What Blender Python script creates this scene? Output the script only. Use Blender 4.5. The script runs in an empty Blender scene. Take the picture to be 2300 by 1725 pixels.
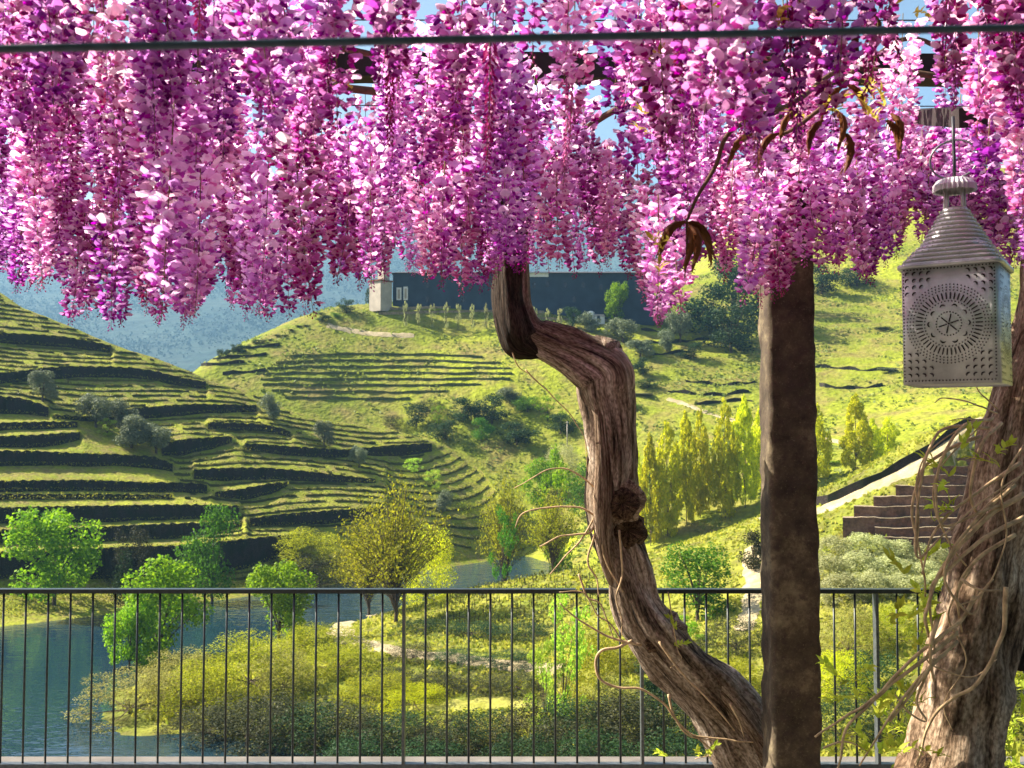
import bpy, math, random
import numpy as np
from mathutils import Vector, Matrix, noise as mnoise

random.seed(7)
R = np.random.default_rng(11)
S = bpy.context.scene
COL = S.collection
PI = math.pi

# ------------------------------------------------------------------ camera, sky, sun, exposure
FPX, CX, CY, HORIZON = 2300.0, 1150.0, 862.5, 968.0      # photograph pixels
ZC = 1.72                                                # eye height above the terrace floor
WATER = -20.3
PITCH = math.atan((HORIZON - CY) / FPX)
cam_d = bpy.data.cameras.new('camera')
cam = bpy.data.objects.new('camera', cam_d)
COL.objects.link(cam)
cam.location = (0, 0, ZC)
cam.rotation_euler = (PI / 2 + PITCH, 0, 0)
cam_d.sensor_width = 36.0
cam_d.lens = 36.0
cam_d.clip_start = 0.05
cam_d.clip_end = 12000
cam_d.dof.use_dof = True
cam_d.dof.focus_distance = 5.0
cam_d.dof.aperture_fstop = 9.0
S.camera = cam

SUN_AZ, SUN_EL = math.radians(-73), math.radians(40)
TO_SUN = Vector((math.sin(SUN_AZ) * math.cos(SUN_EL), math.cos(SUN_AZ) * math.cos(SUN_EL), math.sin(SUN_EL)))
W = bpy.data.worlds.new('World')
S.world = W
W.use_nodes = True
wn = W.node_tree.nodes
bg = wn['Background']
sky = wn.new('ShaderNodeTexSky')
sky.sky_type = 'NISHITA'
sky.sun_disc = False
sky.sun_elevation = SUN_EL
sky.sun_rotation = SUN_AZ
sky.air_density = 1.0
sky.dust_density = 4.0
sky.ozone_density = 2.0
W.node_tree.links.new(sky.outputs[0], bg.inputs[0])
bg.inputs[1].default_value = 0.05
sun_d = bpy.data.lights.new('sun', 'SUN')
sun_d.energy = 5.0
sun_d.angle = math.radians(0.5)
sun_d.color = (1.0, 0.93, 0.80)
sun = bpy.data.objects.new('sun', sun_d)
COL.objects.link(sun)
sun.rotation_euler = (-TO_SUN).to_track_quat('-Z', 'Y').to_euler()
sun.location = (-60, 40, 80)
S.view_settings.view_transform = 'Standard'
S.view_settings.look = 'None'
S.view_settings.gamma = 1.0
S.view_settings.exposure = 1.9
S.render.engine = 'CYCLES'
S.cycles.use_denoising = True
S.cycles.max_bounces = 6
S.cycles.diffuse_bounces = 3
S.cycles.glossy_bounces = 2
S.cycles.transmission_bounces = 4
S.cycles.volume_bounces = 0
S.cycles.transparent_max_bounces = 8

# ------------------------------------------------------------------ pixels to rays
_cp, _sp = math.cos(PITCH), math.sin(PITCH)
def ray(px, py):
    a = (px - CX) / FPX
    b = (CY - py) / FPX
    y = _cp - _sp * b
    z = _sp + _cp * b
    return a / y, z / y                       # dX and dZ for one metre of Y
def at(px, py, d):
    dx, dz = ray(px, py)
    return Vector((dx * d, d, ZC + dz * d))
def pixel(X, Y, Z):
    h = Z - ZC
    f = Y * _cp + h * _sp
    u = -Y * _sp + h * _cp
    return CX + FPX * X / f, CY - FPX * u / f

# ------------------------------------------------------------------ materials
def newmat(name):
    m = bpy.data.materials.new(name)
    m.use_nodes = True
    nt = m.node_tree
    for n in list(nt.nodes):
        nt.nodes.remove(n)
    out = nt.nodes.new('ShaderNodeOutputMaterial')
    return m, nt, out
def N(nt, t, **kw):
    n = nt.nodes.new(t)
    for k, v in kw.items():
        setattr(n, k, v)
    return n
def ramp(nt, fac, stops):
    r = N(nt, 'ShaderNodeValToRGB')
    e = r.color_ramp.elements
    while len(e) < len(stops):
        e.new(0.5)
    for el, (p, c) in zip(e, stops):
        el.position = p
        el.color = (*c, 1)
    nt.links.new(fac, r.inputs[0])
    return r.outputs[0]
def mixc(nt, fac, a, b, mode='MIX'):
    m = N(nt, 'ShaderNodeMix', data_type='RGBA', blend_type=mode)
    if isinstance(fac, (int, float)):
        m.inputs[0].default_value = fac
    else:
        nt.links.new(fac, m.inputs[0])
    for v, i in ((a, 6), (b, 7)):
        if isinstance(v, tuple):
            m.inputs[i].default_value = (*v, 1)
        else:
            nt.links.new(v, m.inputs[i])
    return m.outputs[2]
def noise(nt, scale, detail=4, coord=None, rough=0.55):
    n = N(nt, 'ShaderNodeTexNoise')
    n.inputs['Scale'].default_value = scale
    n.inputs['Detail'].default_value = detail
    n.inputs['Roughness'].default_value = rough
    if coord is not None:
        nt.links.new(coord, n.inputs['Vector'])
    return n.outputs['Fac']
def coords(nt, which='Object', scale=None):
    t = N(nt, 'ShaderNodeTexCoord').outputs[which]
    if scale:
        mp = N(nt, 'ShaderNodeMapping')
        mp.inputs['Scale'].default_value = scale
        nt.links.new(t, mp.inputs[0])
        return mp.outputs[0]
    return t
def position(nt, scale=None):
    t = N(nt, 'ShaderNodeNewGeometry').outputs['Position']
    if scale:
        mp = N(nt, 'ShaderNodeMapping')
        mp.inputs['Scale'].default_value = scale
        nt.links.new(t, mp.inputs[0])
        return mp.outputs[0]
    return t
def bump(nt, h, strength, dist):
    b = N(nt, 'ShaderNodeBump')
    b.inputs['Strength'].default_value = strength
    b.inputs['Distance'].default_value = dist
    nt.links.new(h, b.inputs['Height'])
    return b.outputs[0]
def principled(nt, out, col, rough=0.8, spec=0.3, metal=0.0, normal=None):
    p = N(nt, 'ShaderNodeBsdfPrincipled')
    if isinstance(col, tuple):
        p.inputs['Base Color'].default_value = (*col, 1)
    else:
        nt.links.new(col, p.inputs['Base Color'])
    p.inputs['Roughness'].default_value = rough
    p.inputs['Specular IOR Level'].default_value = spec
    p.inputs['Metallic'].default_value = metal
    if normal is not None:
        nt.links.new(normal, p.inputs['Normal'])
    nt.links.new(p.outputs[0], out.inputs[0])
    return p

def ground_mat(name, a, b, c, s1=0.05, s2=0.5, s3=3.0, bumpd=0.25):
    m, nt, out = newmat(name)
    pos = position(nt)
    n1, n2, n3 = noise(nt, s1, 5, pos), noise(nt, s2, 5, pos), noise(nt, s3, 3, pos)
    c1 = ramp(nt, n1, [(0.38, a), (0.62, b)])
    f2 = ramp(nt, n2, [(0.42, (0, 0, 0)), (0.68, (1, 1, 1))])
    c2 = mixc(nt, f2, c1, c)
    dark = ramp(nt, n3, [(0.3, (0.62, 0.62, 0.62)), (0.65, (1.1, 1.1, 1.1))])
    c3 = mixc(nt, 1.0, c2, dark, 'MULTIPLY')
    principled(nt, out, c3, 0.95, 0.1, normal=bump(nt, n3, 0.7, bumpd))
    return m

def leaf_mat(name, c1, c2, trans=0.42, tint=None, spec=0.10, rough=0.55, tboost=1.5):
    m, nt, out = newmat(name)
    g = N(nt, 'ShaderNodeNewGeometry')
    oi = N(nt, 'ShaderNodeObjectInfo')
    col = mixc(nt, g.outputs['Random Per Island'], c1, c2)
    hv = N(nt, 'ShaderNodeHueSaturation')
    mr = N(nt, 'ShaderNodeMapRange')
    mr.inputs[3].default_value = 0.80
    mr.inputs[4].default_value = 1.20
    nt.links.new(oi.outputs['Random'], mr.inputs[0])
    nt.links.new(mr.outputs[0], hv.inputs['Value'])
    mr2 = N(nt, 'ShaderNodeMapRange')
    mr2.inputs[3].default_value = 0.488
    mr2.inputs[4].default_value = 0.512
    nt.links.new(oi.outputs['Random'], mr2.inputs[0])
    nt.links.new(mr2.outputs[0], hv.inputs['Hue'])
    nt.links.new(col, hv.inputs['Color'])
    p = N(nt, 'ShaderNodeBsdfPrincipled')
    nt.links.new(hv.outputs[0], p.inputs['Base Color'])
    p.inputs['Roughness'].default_value = rough
    p.inputs['Specular IOR Level'].default_value = spec
    t = N(nt, 'ShaderNodeBsdfTranslucent')
    tc = mixc(nt, 1.0, hv.outputs[0], tint or (tboost, tboost, tboost * 0.75), 'MULTIPLY')
    nt.links.new(tc, t.inputs[0])
    mx = N(nt, 'ShaderNodeMixShader')
    mx.inputs[0].default_value = trans
    nt.links.new(p.outputs[0], mx.inputs[1])
    nt.links.new(t.outputs[0], mx.inputs[2])
    nt.links.new(mx.outputs[0], out.inputs[0])
    return m

def plain_mat(name, col, rough=0.6, spec=0.4, metal=0.0, var=0.25, scale=20, bd=0.002):
    m, nt, out = newmat(name)
    n = noise(nt, scale, 5, coords(nt))
    lo = tuple(c * (1 - var) for c in col)
    hi = tuple(min(1, c * (1 + var)) for c in col)
    c = ramp(nt, n, [(0.35, lo), (0.65, hi)])
    principled(nt, out, c, rough, spec, metal, bump(nt, n, 0.5, bd))
    return m

def bark_mat(name, dark, mid, light, uscale=(9, 1.2, 1), bd=0.02):
    m, nt, out = newmat(name)
    uv = coords(nt, 'UV', uscale)
    n1 = noise(nt, 3.0, 8, uv, 0.65)
    n2 = noise(nt, 9.0, 5, coords(nt, 'UV', (5, 5, 1)))
    c = ramp(nt, n1, [(0.36, dark), (0.48, mid), (0.66, light)])
    sh = ramp(nt, n2, [(0.38, (0.35, 0.30, 0.26)), (0.6, (1.15, 1.12, 1.08))])
    c = mixc(nt, 0.85, c, sh, 'MULTIPLY')
    n3 = noise(nt, 1.6, 4, coords(nt, 'UV', (1.2, 1.6, 1)))
    sh2 = ramp(nt, n3, [(0.4, (0.42, 0.36, 0.30)), (0.58, (1.1, 1.1, 1.1))])
    c = mixc(nt, 0.8, c, sh2, 'MULTIPLY')
    b1 = bump(nt, n1, 1.0, bd)
    principled(nt, out, c, 0.9, 0.15, normal=b1)
    return m

M = {}
M['grass'] = ground_mat('grass', (0.13, 0.15, 0.022), (0.22, 0.24, 0.035), (0.19, 0.14, 0.06))
M['bench'] = ground_mat('terrace_grass', (0.19, 0.22, 0.018), (0.32, 0.33, 0.03), (0.25, 0.20, 0.06), 0.07, 0.6, 2.5)
M['hill'] = ground_mat('hill_grass', (0.16, 0.19, 0.016), (0.29, 0.32, 0.022), (0.22, 0.18, 0.05), 0.02, 0.16, 0.9, 0.7)
M['soil'] = ground_mat('bank_grass', (0.16, 0.19, 0.02), (0.30, 0.29, 0.04), (0.12, 0.11, 0.03), 0.07, 0.5, 2.0)
M['bed'] = plain_mat('river_bed', (0.03, 0.035, 0.03), 0.9, 0.1, scale=0.2)
M['drygrass'] = ground_mat('dry_grass', (0.30, 0.29, 0.06), (0.42, 0.38, 0.09), (0.22, 0.22, 0.03), 0.2, 1.0, 4.0, 0.1)
M['path'] = ground_mat('path_earth', (0.42, 0.33, 0.19), (0.52, 0.42, 0.26), (0.30, 0.25, 0.13), 0.2, 1.0, 4.0, 0.08)
def stone_mat(name, a, b, mortar, sx=(1.6, 1.6, 3.2), dist=0.12):
    m, nt, out = newmat(name)
    pos = position(nt, sx)
    v = N(nt, 'ShaderNodeTexVoronoi', feature='F1')
    nt.links.new(pos, v.inputs['Vector'])
    v2 = N(nt, 'ShaderNodeTexVoronoi', feature='DISTANCE_TO_EDGE')
    nt.links.new(pos, v2.inputs['Vector'])
    c = mixc(nt, v.outputs['Color'], a, b)
    n1 = noise(nt, 0.5, 5, position(nt))
    c = mixc(nt, ramp(nt, n1, [(0.45, (0, 0, 0)), (0.62, (0.9, 0.9, 0.9))]), c, mortar)
    e = ramp(nt, v2.outputs['Distance'], [(0.0, (0.15, 0.15, 0.15)), (0.09, (1, 1, 1))])
    c = mixc(nt, 1.0, c, e, 'MULTIPLY')
    principled(nt, out, c, 0.95, 0.1, normal=bump(nt, e, 0.8, dist))
    return m
M['schist'] = stone_mat('schist_wall', (0.028, 0.024, 0.022), (0.075, 0.06, 0.05), (0.03, 0.04, 0.02))
M['scrubwall'] = ground_mat('overgrown_wall', (0.085, 0.11, 0.045), (0.15, 0.16, 0.06), (0.07, 0.09, 0.03), 0.2, 0.9, 2.5, 0.25)
M['drywall'] = ground_mat('brown_schist_wall', (0.17, 0.085, 0.06), (0.25, 0.14, 0.10), (0.09, 0.055, 0.04), 0.3, 1.2, 3.0, 0.2)
M['ledge'] = ground_mat('pale_ledge', (0.30, 0.22, 0.14), (0.40, 0.31, 0.2), (0.2, 0.17, 0.09), 0.3, 1.0, 3.0, 0.1)
M['farhill'] = ground_mat('far_hill', (0.03, 0.05, 0.035), (0.055, 0.075, 0.05), (0.02, 0.04, 0.03), 0.002, 0.01, 0.04, 10)
M['vine'] = leaf_mat('vine_leaves', (0.055, 0.065, 0.012), (0.13, 0.13, 0.02), 0.3)
M['vinepost'] = plain_mat('vine_wood', (0.10, 0.07, 0.045), 0.9, 0.1, scale=3)
M['bark'] = plain_mat('tree_bark', (0.09, 0.065, 0.045), 0.95, 0.1, scale=2, bd=0.03)
M['wood'] = bark_mat('wisteria_wood', (0.025, 0.017, 0.012), (0.33, 0.25, 0.18), (0.64, 0.55, 0.45), (4.5, 1.0, 1), 0.03)
M['wood2'] = bark_mat('pale_wisteria_wood', (0.06, 0.035, 0.02), (0.34, 0.24, 0.16), (0.64, 0.52, 0.39), (4.5, 1.3, 1), 0.022)
M['darkbark'] = bark_mat('dark_shaggy_bark', (0.012, 0.009, 0.007), (0.05, 0.035, 0.025), (0.11, 0.08, 0.06), (7, 2.5, 1), 0.03)
M['rot'] = bark_mat('rotten_hollow', (0.012, 0.007, 0.005), (0.11, 0.065, 0.038), (0.30, 0.20, 0.12), (4, 4, 1), 0.03)
M['tendril'] = plain_mat('tendril', (0.48, 0.33, 0.18), 0.8, 0.2, var=0.35, scale=30, bd=0.001)
M['twig'] = plain_mat('twig', (0.11, 0.06, 0.035), 0.85, 0.2, scale=40, bd=0.001)
M['metal'] = plain_mat('rail_metal', (0.030, 0.036, 0.034), 0.35, 0.5, 0.3, scale=60, bd=0.0003)
M['lit_metal'] = plain_mat('lit_metal', (0.11, 0.12, 0.12), 0.35, 0.5, 0.4, scale=60, bd=0.0003)  # paler than the bars: sun on posts and bottom rail put into colour
M['wire'] = plain_mat('dark_wire', (0.02, 0.022, 0.028), 0.5, 0.4, scale=60, bd=0.0003)
M['cable'] = plain_mat('blue_grey_cable', (0.035, 0.05, 0.085), 0.45, 0.5, scale=80, bd=0.0005)
M['beam'] = plain_mat('beam_wood', (0.03, 0.022, 0.02), 0.8, 0.2, scale=8)
M['stone_floor'] = plain_mat('terrace_stone', (0.16, 0.14, 0.12), 0.8, 0.2, scale=4)
M['plaster'] = plain_mat('pale_plaster', (0.45, 0.39, 0.32), 0.9, 0.1, scale=0.6, var=0.12)
M['slate'] = plain_mat('slate_facade', (0.035, 0.055, 0.085), 0.9, 0.1, scale=0.3, var=0.2)
M['slate_roof'] = plain_mat('slate_roof', (0.06, 0.055, 0.06), 0.9, 0.1, scale=0.8)
M['roof'] = plain_mat('clay_roof', (0.20, 0.09, 0.055), 0.9, 0.1, scale=0.8)
M['whitepaint'] = plain_mat('white_paint', (0.78, 0.77, 0.74), 0.6, 0.3, scale=2, var=0.06)
M['glass'] = plain_mat('dark_glass', (0.015, 0.02, 0.03), 0.1, 0.6, scale=1)

L = {}
L['plane'] = leaf_mat('bright_leaves', (0.07, 0.17, 0.006), (0.25, 0.38, 0.012), 0.42)
L['green'] = leaf_mat('green_leaves', (0.035, 0.11, 0.007), (0.10, 0.22, 0.012), 0.36)
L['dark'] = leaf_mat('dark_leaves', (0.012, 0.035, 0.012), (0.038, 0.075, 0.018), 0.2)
L['olive'] = leaf_mat('silver_leaves', (0.10, 0.125, 0.075), (0.21, 0.235, 0.14), 0.2)
L['willow'] = leaf_mat('olive_willow_leaves', (0.14, 0.17, 0.006), (0.40, 0.39, 0.018), 0.45)
L['grey'] = leaf_mat('grey_willow_leaves', (0.14, 0.14, 0.025), (0.36, 0.32, 0.09), 0.35)
L['poplar'] = leaf_mat('poplar_leaves', (0.28, 0.34, 0.006), (0.58, 0.55, 0.015), 0.6)
L['sage'] = leaf_mat('sage_leaves', (0.27, 0.29, 0.12), (0.48, 0.48, 0.24), 0.3)
L['spring'] = leaf_mat('spring_leaves', (0.22, 0.36, 0.03), (0.38, 0.48, 0.06), 0.5)
L['farwood'] = leaf_mat('far_wood_leaves', (0.026, 0.046, 0.03), (0.034, 0.056, 0.036), 0.1, spec=0.0, rough=1.0)
L['thicket'] = leaf_mat('thicket_leaves', (0.022, 0.026, 0.010), (0.065, 0.065, 0.02), 0.15)  # darkened leaf colour, also standing for the shaded sides of bushes

# ------------------------------------------------------------------ mesh helpers
def link(name, me, mat=None, parent=None, loc=None):
    if mat is not None and not me.materials:
        for mm in (mat if isinstance(mat, (list, tuple)) else [mat]):
            me.materials.append(mm)
    o = bpy.data.objects.new(name, me)
    COL.objects.link(o)
    if parent is not None:
        o.parent = parent
    if loc is not None:
        o.location = loc
    return o
def mesh(name, V, F, smooth=False, mi=None, uv=None):
    me = bpy.data.meshes.new(name)
    V = np.asarray(V, dtype=np.float64)
    if isinstance(F, np.ndarray) and len(F):
        nf, k = F.shape
        me.vertices.add(len(V))
        me.vertices.foreach_set('co', V.astype(np.float32).ravel())
        me.loops.add(nf * k)
        me.loops.foreach_set('vertex_index', F.astype(np.int32).ravel())
        me.polygons.add(nf)
        me.polygons.foreach_set('loop_start', np.arange(0, nf * k, k, dtype=np.int32))
        me.polygons.foreach_set('loop_total', np.full(nf, k, dtype=np.int32))
        me.update(calc_edges=True)
    else:
        me.from_pydata([tuple(v) for v in V], [], [tuple(f) for f in F])
        me.update()
    if smooth:
        me.polygons.foreach_set('use_smooth', np.ones(len(me.polygons), dtype=bool))
    if mi is not None:
        me.polygons.foreach_set('material_index', np.asarray(mi, dtype=np.int32))
    if uv is not None:
        lay = me.uv_layers.new(name='UVMap')
        vi = np.empty(len(me.loops), dtype=np.int32)
        me.loops.foreach_get('vertex_index', vi)
        lay.data.foreach_set('uv', np.asarray(uv, dtype=np.float32)[vi].ravel())
    return me
def tag(o, label=None, cat=None, group=None, kind=None):
    if label: o['label'] = label
    if cat: o['category'] = cat
    if group: o['group'] = group
    if kind: o['kind'] = kind
    return o
def empty(name, loc, rz=0.0):
    o = bpy.data.objects.new(name, None)
    COL.objects.link(o)
    o.location = loc
    o.rotation_euler = (0, 0, rz)
    o.empty_display_size = 0.1
    return o
def box(V, F, c, s, rz=0.0, taper=1.0):
    cx, cy, cz = c
    hx, hy, hz = s[0] / 2, s[1] / 2, s[2] / 2
    b = len(V)
    cr, sr = math.cos(rz), math.sin(rz)
    for k in (-1, 1):
        t = taper if k > 0 else 1.0
        for (i, j) in ((-1, -1), (1, -1), (1, 1), (-1, 1)):
            x, y = i * hx * t, j * hy * t
            V.append((cx + x * cr - y * sr, cy + x * sr + y * cr, cz + k * hz))
    F += [(b, b + 3, b + 2, b + 1), (b + 4, b + 5, b + 6, b + 7), (b, b + 1, b + 5, b + 4), (b + 1, b + 2, b + 6, b + 5), (b + 2, b + 3, b + 7, b + 6), (b + 3, b, b + 4, b + 7)]
def boxes(name, specs, mat, parent=None):
    V, F = [], []
    for sp in specs:
        box(V, F, *sp)
    return link(name, mesh(name, V, F), mat, parent)
def catmull(P, n):
    P = np.asarray(P, float)
    Q = np.vstack([2 * P[0] - P[1], P, 2 * P[-1] - P[-2]])
    out = []
    for i in range(1, len(Q) - 2):
        for k in range(n):
            t = k / n
            out.append(0.5 * ((2 * Q[i]) + (-Q[i - 1] + Q[i + 1]) * t + (2 * Q[i - 1] - 5 * Q[i] + 4 * Q[i + 1] - Q[i + 2]) * t * t + (-Q[i - 1] + 3 * Q[i] - 3 * Q[i + 1] + Q[i + 2]) * t ** 3))
    out.append(Q[-2])
    return np.array(out)
def tube_arrays(P, rad, k=6, lump=None, cap=True):
    """P (n,3), rad (n); returns V, F (list), UV"""
    P = np.asarray(P, float)
    n = len(P)
    T = np.gradient(P, axis=0)
    T /= np.linalg.norm(T, axis=1)[:, None] + 1e-9
    a = np.array([0.0, 1.0, 0.0]) if abs(T[0][1]) < 0.9 else np.array([1.0, 0, 0])
    V, UV, F = [], [], []
    u = np.cross(T[0], a)
    u /= np.linalg.norm(u)
    s = 0.0
    for i in range(n):
        u = u - T[i] * np.dot(u, T[i])
        u /= np.linalg.norm(u) + 1e-9
        w = np.cross(T[i], u)
        if i:
            s += np.linalg.norm(P[i] - P[i - 1])
        for j in range(k):
            th = 2 * PI * j / k
            r = rad[i] * (lump(th, s) if lump else 1.0)
            V.append(P[i] + r * (math.cos(th) * u + math.sin(th) * w))
            UV.append((min(j, k - j) / k * 2, s))
    for i in range(n - 1):
        for j in range(k):
            j2 = (j + 1) % k
            F.append((i * k + j, i * k + j2, (i + 1) * k + j2, (i + 1) * k + j))
    if cap:
        F.append(tuple(range(k - 1, -1, -1)))
        F.append(tuple((n - 1) * k + j for j in range(k)))
    return V, F, UV
def tube(name, P, rad, mat, parent=None, k=6, lump=None):
    if np.isscalar(rad):
        rad = np.full(len(P), rad)
    V, F, UV = tube_arrays(P, rad, k, lump)
    return link(name, mesh(name, V, F, True, uv=UV), mat, parent)
def join_tubes(lst):
    V, F, UV = [], [], []
    for v, f, uv in lst:
        b = len(V)
        V += list(v)
        UV += list(uv)
        F += [tuple(i + b for i in q) for q in f]
    return V, F, UV

# ------------------------------------------------------------------ terrain functions
def tps(points):
    P = np.array([(p[0], p[1]) for p in points], float) / 50.0
    z = np.array([p[2] for p in points], float)
    n = len(P)
    def phi(r2):
        return 0.5 * r2 * np.log(r2 + 1e-12)
    D = ((P[:, None] - P[None]) ** 2).sum(-1)
    A = np.zeros((n + 3, n + 3))
    A[:n, :n] = phi(D) + np.eye(n) * 0.02
    A[:n, n] = 1
    A[:n, n + 1:] = P
    A[n, :n] = 1
    A[n + 1:, :n] = P.T
    w = np.linalg.solve(A, np.concatenate([z, [0, 0, 0]]))
    def f(X, Y):
        X = np.asarray(X, float) / 50.0
        Y = np.asarray(Y, float) / 50.0
        out = w[n] + w[n + 1] * X + w[n + 2] * Y
        for i in range(n):
            out = out + w[i] * phi((X - P[i, 0]) ** 2 + (Y - P[i, 1]) ** 2)
        return out
    return f
def pts(lst):
    return [tuple(at(*p)) for p in lst]
def wob(X, Y, s, seed=0.0):
    return (np.sin(X * s + 1.3 * np.sin(Y * s * 0.7 + seed) + seed) + np.sin(Y * s * 1.3 + 1.7 * np.sin(X * s * 0.6 - seed)) + 0.6 * np.sin((X + Y) * s * 2.3 + seed * 2)) / 2.6

near_pts = pts([(240, 1660, 74), (215, 1575, 86), (300, 1515, 95), (560, 1450, 108), (700, 1410, 118), (780, 1395, 121), (950, 1345, 138), (450, 1560, 84), (600, 1530, 88),
    (760, 1415, 113), (900, 1450, 95), (1230, 1500, 86), (1000, 1430, 100), (1000, 1345, 131), (1120, 1310, 136), (1250, 1290, 134), (1250, 1420, 101), (980, 1600, 78), (1170, 1600, 77),
    (1450, 1245, 125), (1640, 1190, 118), (1850, 1135, 111), (2000, 1055, 108), (2170, 945, 106), (2300, 850, 104),
    (1850, 1215, 100), (2000, 1215, 99), (2200, 1225, 98), (2060, 1100, 103), (2200, 1040, 105), (2280, 1240, 95), (2280, 1320, 88), (2380, 1060, 104), (2380, 1240, 95), (1900, 1340, 86), (2200, 1340, 84), (1900, 1450, 78), (1500, 1450, 86), (1680, 1400, 88), (1680, 1240, 105),
    (1900, 1760, 55), (1400, 1740, 61), (1000, 1730, 66), (700, 1700, 69), (2300, 1760, 52), (500, 1760, 64)])
near_pts += [(ray(p, 1000)[0] * d, d, z) for p, d, z in [(320, 80, -20.0), (420, 92, -19.6), (450, 76, -20.2), (560, 80, -20.0), (560, 95, -19.5), (700, 80, -19.9), (700, 95, -19.3), (820, 80, -19.8), (900, 85, -19.5), (300, 66, -22), (450, 66, -22), (600, 67, -21.6), (750, 67, -21), (900, 66, -20.6), (1100, 70, -20.0), (1300, 68, -19.6), (1300, 80, -18.8), (1500, 70, -18.5), (1450, 100, -16.5)]]
near_pts += [(x, 8, -2.8) for x in (-30, -8, 0, 8, 30)] + [(x, 22, -10.5) for x in (-25, -8, 6, 20)] + [(x, 40, -17.5) for x in (-25, -5, 12)] + [(32, 40, -13), (-30, 55, -23), (-10, 55, -22.5)]
near_pts += [(-60, 75, -24), (-60, 100, -25), (-55, 120, -25), (-30, 135, -25), (-20, 150, -25), (0, 160, -25), (18, 158, -22), (40, 140, -12), (60, 130, -2), (75, 120, 10), (80, 100, 3), (75, 70, -9), (65, 40, -12), (30, 165, -23), (60, 165, -14)]
_near = tps(near_pts)
DK = [(1207, 1985), (1185, 1965), (1162, 1893), (1138, 1918), (1115, 1962), (1091, 2012), (1068, 2058), (1046, 2096), (1027, 2130), (1010, 2168)]
def near_z(X, Y):
    X, Y = np.asarray(X, float), np.asarray(Y, float)
    return np.minimum(_near(X, Y), carve(X, Y)) + detail(X, Y)
def carve(X, Y):
    kd = np.array([80, 92] + [98.5 + 0.95 * k for k in range(10)])
    ky = np.array([1420, 1290] + [1238] + [p[0] + 2 for p in DK[:-1]])
    kx = np.array([2100, 1960] + [p[1] for p in DK])
    y = np.interp(Y, kd, ky)
    dz = (HORIZON - y) / FPX
    zt = ZC + dz * Y - 0.45
    px = CX + FPX * X / np.maximum(Y, 1.0)
    xl = np.interp(Y, kd, kx)
    ins = np.clip((px - xl + 20) / 40, 0, 1) * np.clip((Y - 80) / 8, 0, 1) * (Y < 107.4)
    return np.where(ins > 0, zt * ins + 60 * (1 - ins), 60.0)
def detail(X, Y):
    return 0.18 * wob(X, Y, 0.9, 1.0) + 0.06 * wob(X, Y, 2.7, 2.0)

side_pts = pts([(1000, 1245, 184), (1250, 1215, 188), (800, 1290, 180), (1350, 1180, 182), (700, 1000, 218), (900, 968, 225), (1100, 955, 226), (1250, 945, 226), (1000, 1010, 214), (1250, 1040, 212), (1350, 1090, 198),
    (600, 905, 228), (800, 872, 238), (1000, 868, 238), (1150, 850, 238), (500, 860, 236), (620, 800, 247), (800, 800, 250), (1000, 795, 252), (1150, 790, 252), (800, 745, 260), (1000, 745, 262),
    (430, 832, 240), (560, 778, 250), (690, 727, 261), (740, 700, 266), (850, 692, 269), (1000, 697, 270), (1150, 703, 270), (1300, 708, 274), (1450, 700, 285), (1300, 780, 252), (1300, 860, 236), (1380, 850, 236), (1400, 940, 218),
    (1450, 850, 238), (1450, 1000, 206), (1450, 1150, 176), (1600, 1185, 166), (1600, 1000, 202), (1600, 850, 240), (1600, 720, 280), (1600, 630, 312), (1900, 1085, 168), (1900, 950, 204), (1900, 800, 250), (1900, 660, 300), (1900, 560, 335),
    (2300, 900, 196), (2300, 760, 246), (2300, 610, 298), (2300, 450, 350), (2300, 1050, 160), (2700, 900, 190), (2700, 600, 290)])
side_pts += [(0, 150, -26), (30, 150, -20), (-30, 165, -26), (-60, 200, -24), (-95, 250, -6), (-110, 300, 0), (-60, 310, 22), (-30, 300, 34), (0, 305, 36), (30, 310, 42), (-50, 360, 10), (0, 370, 20), (40, 380, 45), (90, 390, 80), (160, 400, 100), (-100, 360, -10), (220, 330, 80), (70, 130, -16), (120, 140, -2)]
_side = tps(side_pts)
def side_z(X, Y):
    X, Y = np.asarray(X, float), np.asarray(Y, float)
    z = _side(X, Y)
    step = 1.9
    u = z / step + 0.25 * wob(X, Y, 0.035, 4.0)
    fl = np.floor(u)
    fr = u - fl
    tz = step * (fl + np.clip((fr - 0.55) / 0.4, 0, 1)) - step * 0.25 * wob(X, Y, 0.035, 4.0)
    px = CX + FPX * X / np.maximum(Y, 1)
    wgt = np.clip((px - 430) / 120, 0, 1) * np.clip((1330 - px) / 150, 0, 1) * np.clip((z + 4) / 5, 0, 1) * np.clip((29.5 - z) / 2, 0, 1)
    wgt2 = 0.55 * np.clip((px - 1250) / 100, 0, 1) * np.clip((z + 16) / 6, 0, 1) * np.clip(wob(X, Y, 0.03, 9.0) * 2 + 0.5, 0, 1)
    wgt = wgt2
    return z * (1 - wgt) + tz * wgt + 0.25 * wob(X, Y, 0.45, 3.0) + 0.12 * wob(X, Y, 1.4, 5.0)

def hit(px, py, zf, d0, d1):
    dx, dz = ray(px, py)
    d = np.linspace(d0, d1, 500)
    g = ZC + dz * d - zf(dx * d, d)
    k = np.where(g < 0)[0]
    d_ = d[k[0]] if len(k) else d1
    return Vector((dx * d_, d_, float(zf(dx * d_, d_))))

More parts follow.
